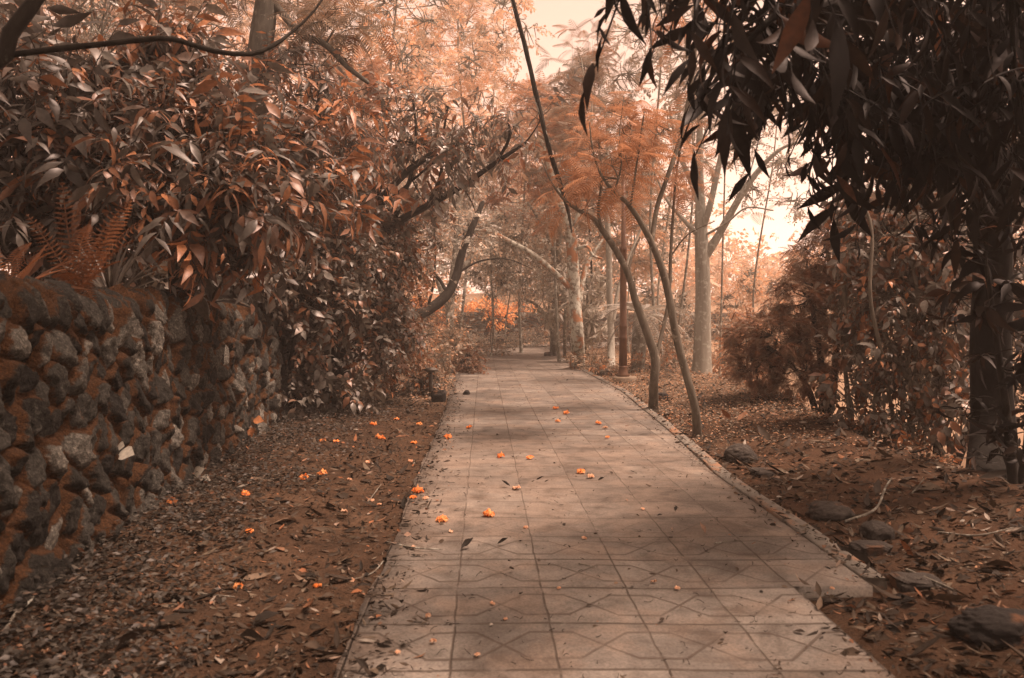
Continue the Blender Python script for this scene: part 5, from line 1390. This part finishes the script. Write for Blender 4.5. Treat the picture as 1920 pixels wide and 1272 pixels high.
# stones
m_rock, nt, bs, out = new_mat("rock")
v = position(nt)
col = ramp(nt, noise(nt, v, 7, 6, .7), [(.3, (.02, .014, .011)), (.55, (.048, .034, .027)), (.8, (.13, .097, .077))])
col = mixc(nt, smooth01(nt, noise(nt, v, 4, 4), .52, .64), col, (.15, .06, .028))
nt.links.new(col, bs.inputs["Base Color"]); bs.inputs["Roughness"].default_value = .92
bump(nt, bs, noise(nt, v, 30, 6, .75), .9, .02)
m_rockd = m_rock.copy(); m_rockd.name = "dark_rock"
for nd in m_rockd.node_tree.nodes:
    if nd.type == 'VALTORGB':
        for e in nd.color_ramp.elements: e.color = tuple(x * .3 for x in e.color[:3]) + (1,)
def rock(px, py, wpx, hpx, label, seed, mat=None, name="rock", cat="rock", boxy=.5, depth=.9):
    b = on_ground(px, py)
    if XL(b[1]) < b[0] < XR(b[1]): b = G(px, py, .003)
    k = b[1] / F
    n1_, n2_ = 72, 44
    th, ph = np.meshgrid(np.linspace(0, 2 * pi, n1_, endpoint=False), np.linspace(-pi / 2, pi / 2, n2_), indexing='xy')
    d = np.stack([np.cos(ph) * np.cos(th), np.cos(ph) * np.sin(th), np.sin(ph)], -1).reshape(-1, 3)
    s_ = np.sign(d) * np.abs(d) ** boxy
    s_ = s_ * (1 + .22 * wob(d, .45, seed) + .10 * wob(d, 1.3, seed + 1) + .035 * wob(d, 4, seed + 2))[:, None]
    V = s_ * np.array([wpx * k / 2, wpx * k / 2 * depth, hpx * k * .62]) + b + [0, wpx * k / 2 * depth * .6, hpx * k * .18]
    i, j = np.meshgrid(np.arange(n2_ - 1), np.arange(n1_), indexing='ij')
    Q = np.stack([i * n1_ + j, i * n1_ + (j + 1) % n1_, (i + 1) * n1_ + (j + 1) % n1_, (i + 1) * n1_ + j], -1).reshape(-1, 4)
    o = obj(name, (V - b, [Q]), mat or m_rock)
    o.location = b
    return tag(o, label, cat)
rock(822, 754, 26, 27, "dark squarish stone block standing at the paving edge", 1, m_rockd, "stone_block", "stone", .4)
rock(875, 740, 13, 10, "small dark pointed stone lying on the paving", 2, m_rockd, "stone", "stone", 1.1)
rock(1392, 868, 60, 40, "rounded rock with scraps of leaf on the bank near the kerb", 3, None, "rock", "rock", 1.0)
rock(1435, 893, 46, 14, "flat rock half buried below the rounded one", 4)
rock(1565, 972, 84, 34, "wide brown rock in the middle of the bank", 5, None, "rock", "rock", 1.0)
rock(1640, 1040, 66, 22, "flat topped rock against the kerb side", 6)
rock(1650, 1010, 60, 34, "orange mossy rock behind the flat topped one", 16, None, "rock", "rock", .8)
rock(1728, 1108, 84, 28, "long low rock at the end of the kerb", 7)
rock(1890, 1205, 150, 58, "big dark boulder in the shaded corner", 8, m_rockd, "boulder", "rock", .9)
rock(1620, 838, 24, 18, "small dark round stone on the bank crest", 9, m_rockd, "stone", "stone", .9)
rock(1240, 752, 26, 18, "dark stone at the foot of the forked curving tree", 10, m_rockd, "stone", "stone", .8)
rock(1132, 706, 30, 14, "brown stone lying beside the lamp post footing", 11)
rock(1028, 668, 14, 9, "tiny stone at the foot of the far short trunk", 12)
rock(1490, 752, 20, 10, "pale flat stone under the feathery bush", 13)
rock(845, 703, 20, 13, "mossy stone edging the far paving by the brown bush", 14)

# sticks
def stick(pts, label, r0, name="stick"):
    L = []
    for px, py, lift in pts:
        q = on_ground(px, py)
        if XL(q[1]) < q[0] < XR(q[1]): q = G(px, py, .006)
        L.append([q[0], q[1], q[2] + lift + r0, r0])
    L = np.array(L); L[-1, 3] *= .5
    b = L[0, :3].copy()
    e = tag(obj(name, (lambda g: (g[0] - b, g[1]))(tube(L, .05, 6, .1, int(b[0] * 100) % 50)), B_GREY), label, "stick")
    e.location = b
stick([(8, 1195, .02), (30, 1165, .03), (58, 1140, .03), (68, 1120, .05), (76, 1096, .07)], "forked bent stick on the soil below the wall corner", .008)
stick([(370, 1115, .0), (440, 1125, .01)], "short straight twig on the bare soil", .006)
stick([(725, 1018, .0), (775, 1030, .004), (830, 1032, .0)], "thin dark twig reaching from the soil onto the paving", .006)
stick([(730, 1040, 0), (700, 1075, .005), (655, 1090, .0)], "slender stalk lying where soil meets paving", .004)
stick([(1585, 985, .02), (1640, 970, .05), (1660, 940, .10), (1672, 925, .12)], "bent pale root sticking out by the wide rock", .009)
stick([(1710, 930, .01), (1732, 900 + 28, .12)], "upright pale twig on the bank", .007)
stick([(1700, 1075, .01), (1800, 1125, .03)], "long thin branch leaning over the low rock", .01)
stick([(1760, 1000, .0), (1830, 1012, .02), (1900, 1000, .03)], "long dry stalk across the shaded bank", .007)
stick([(690, 945, .01), (715, 915, .03)], "pale curved twig among the soil edge leaves", .005)
stick([(1085, 1058, 0), (1120, 1066, 0)], "short reddish stalk on the hexagon tiles", .004)
stick([(1340, 1020, 0), (1395, 1013, .0)], "thin reddish stalk along a tile joint near the kerb", .004)

# vine hanging across the mango side and bare stems under it
# ------------------------------------------------------------------ air, sky, sun, camera
mh = bpy.data.materials.new("haze"); mh.use_nodes = True
nt = mh.node_tree; nt.nodes.clear()
out = nt.nodes.new("ShaderNodeOutputMaterial"); pv = nt.nodes.new("ShaderNodeVolumePrincipled")
pv.inputs["Color"].default_value = (1, .95, .9, 1); pv.inputs["Density"].default_value = .0024; pv.inputs["Anisotropy"].default_value = .2
nt.links.new(pv.outputs[0], out.inputs["Volume"])
x0, x1, y0, y1, zb, zt = -95, 115, -25, 170, -16, 34
V = np.array([[x, y, z] for z in (zb, zt) for y in (y0, y1) for x in (x0, x1)], float)
o = obj("haze", (V, [np.array([[0, 2, 3, 1], [4, 5, 7, 6], [0, 1, 5, 4], [2, 6, 7, 3], [0, 4, 6, 2], [1, 3, 7, 5]])]), mh, smooth=False, kind="stuff", label="warm pale haze filling the woods", cat="haze")
o.display_type = 'WIRE'

SUN_EL, SUN_AZ = 66, 95        # degrees; azimuth from +Y towards +X
w = bpy.data.worlds.new("World"); bpy.context.scene.world = w; w.use_nodes = True
nt = w.node_tree; bg = nt.nodes["Background"]
sky = nt.nodes.new("ShaderNodeTexSky"); sky.sky_type = 'NISHITA'; sky.sun_disc = False
sky.sun_elevation = math.radians(SUN_EL); sky.sun_rotation = math.radians(SUN_AZ); sky.air_density = 1.0; sky.dust_density = 1.2; sky.ozone_density = 1.0
bw = nt.nodes.new("ShaderNodeRGBToBW"); nt.links.new(sky.outputs[0], bw.inputs[0])
vm = nt.nodes.new("ShaderNodeVectorMath"); vm.operation = 'SCALE'; vm.inputs[0].default_value = (1.0, .65, .50)
nt.links.new(bw.outputs[0], vm.inputs["Scale"]); nt.links.new(vm.outputs[0], bg.inputs[0]); bg.inputs[1].default_value = .09
sl = bpy.data.lights.new("sun", 'SUN'); sl.energy = 1.5; sl.angle = math.radians(14); sl.color = (1, .68, .53)
so = bpy.data.objects.new("sun", sl); C.objects.link(so)
a, e = math.radians(SUN_AZ), math.radians(SUN_EL)
from mathutils import Vector
so.rotation_euler = Vector((math.sin(a) * math.cos(e), math.cos(a) * math.cos(e), math.sin(e))).to_track_quat('Z', 'Y').to_euler()
so.location = (20, 30, 60)

cam = bpy.data.cameras.new("camera"); co = bpy.data.objects.new("camera", cam); C.objects.link(co)
co.location = (0, 0, H); co.rotation_euler = (pi / 2 - PITCH, 0, 0)
cam.sensor_width = 36; cam.lens = 36 * F / 1920; cam.clip_end = 1000
cam.dof.use_dof = True; cam.dof.focus_distance = 13; cam.dof.aperture_fstop = 3.2
sc = bpy.context.scene; sc.camera = co
sc.view_settings.view_transform = 'Standard'; sc.view_settings.look = 'None'; sc.view_settings.exposure = 2.35; sc.view_settings.gamma = 1
sc.render.engine = 'CYCLES'
cy = sc.cycles
cy.max_bounces = 7; cy.diffuse_bounces = 4; cy.glossy_bounces = 2; cy.transmission_bounces = 4; cy.transparent_max_bounces = 4; cy.volume_bounces = 1
cy.use_denoising = True
cy.sample_clamp_indirect = 6
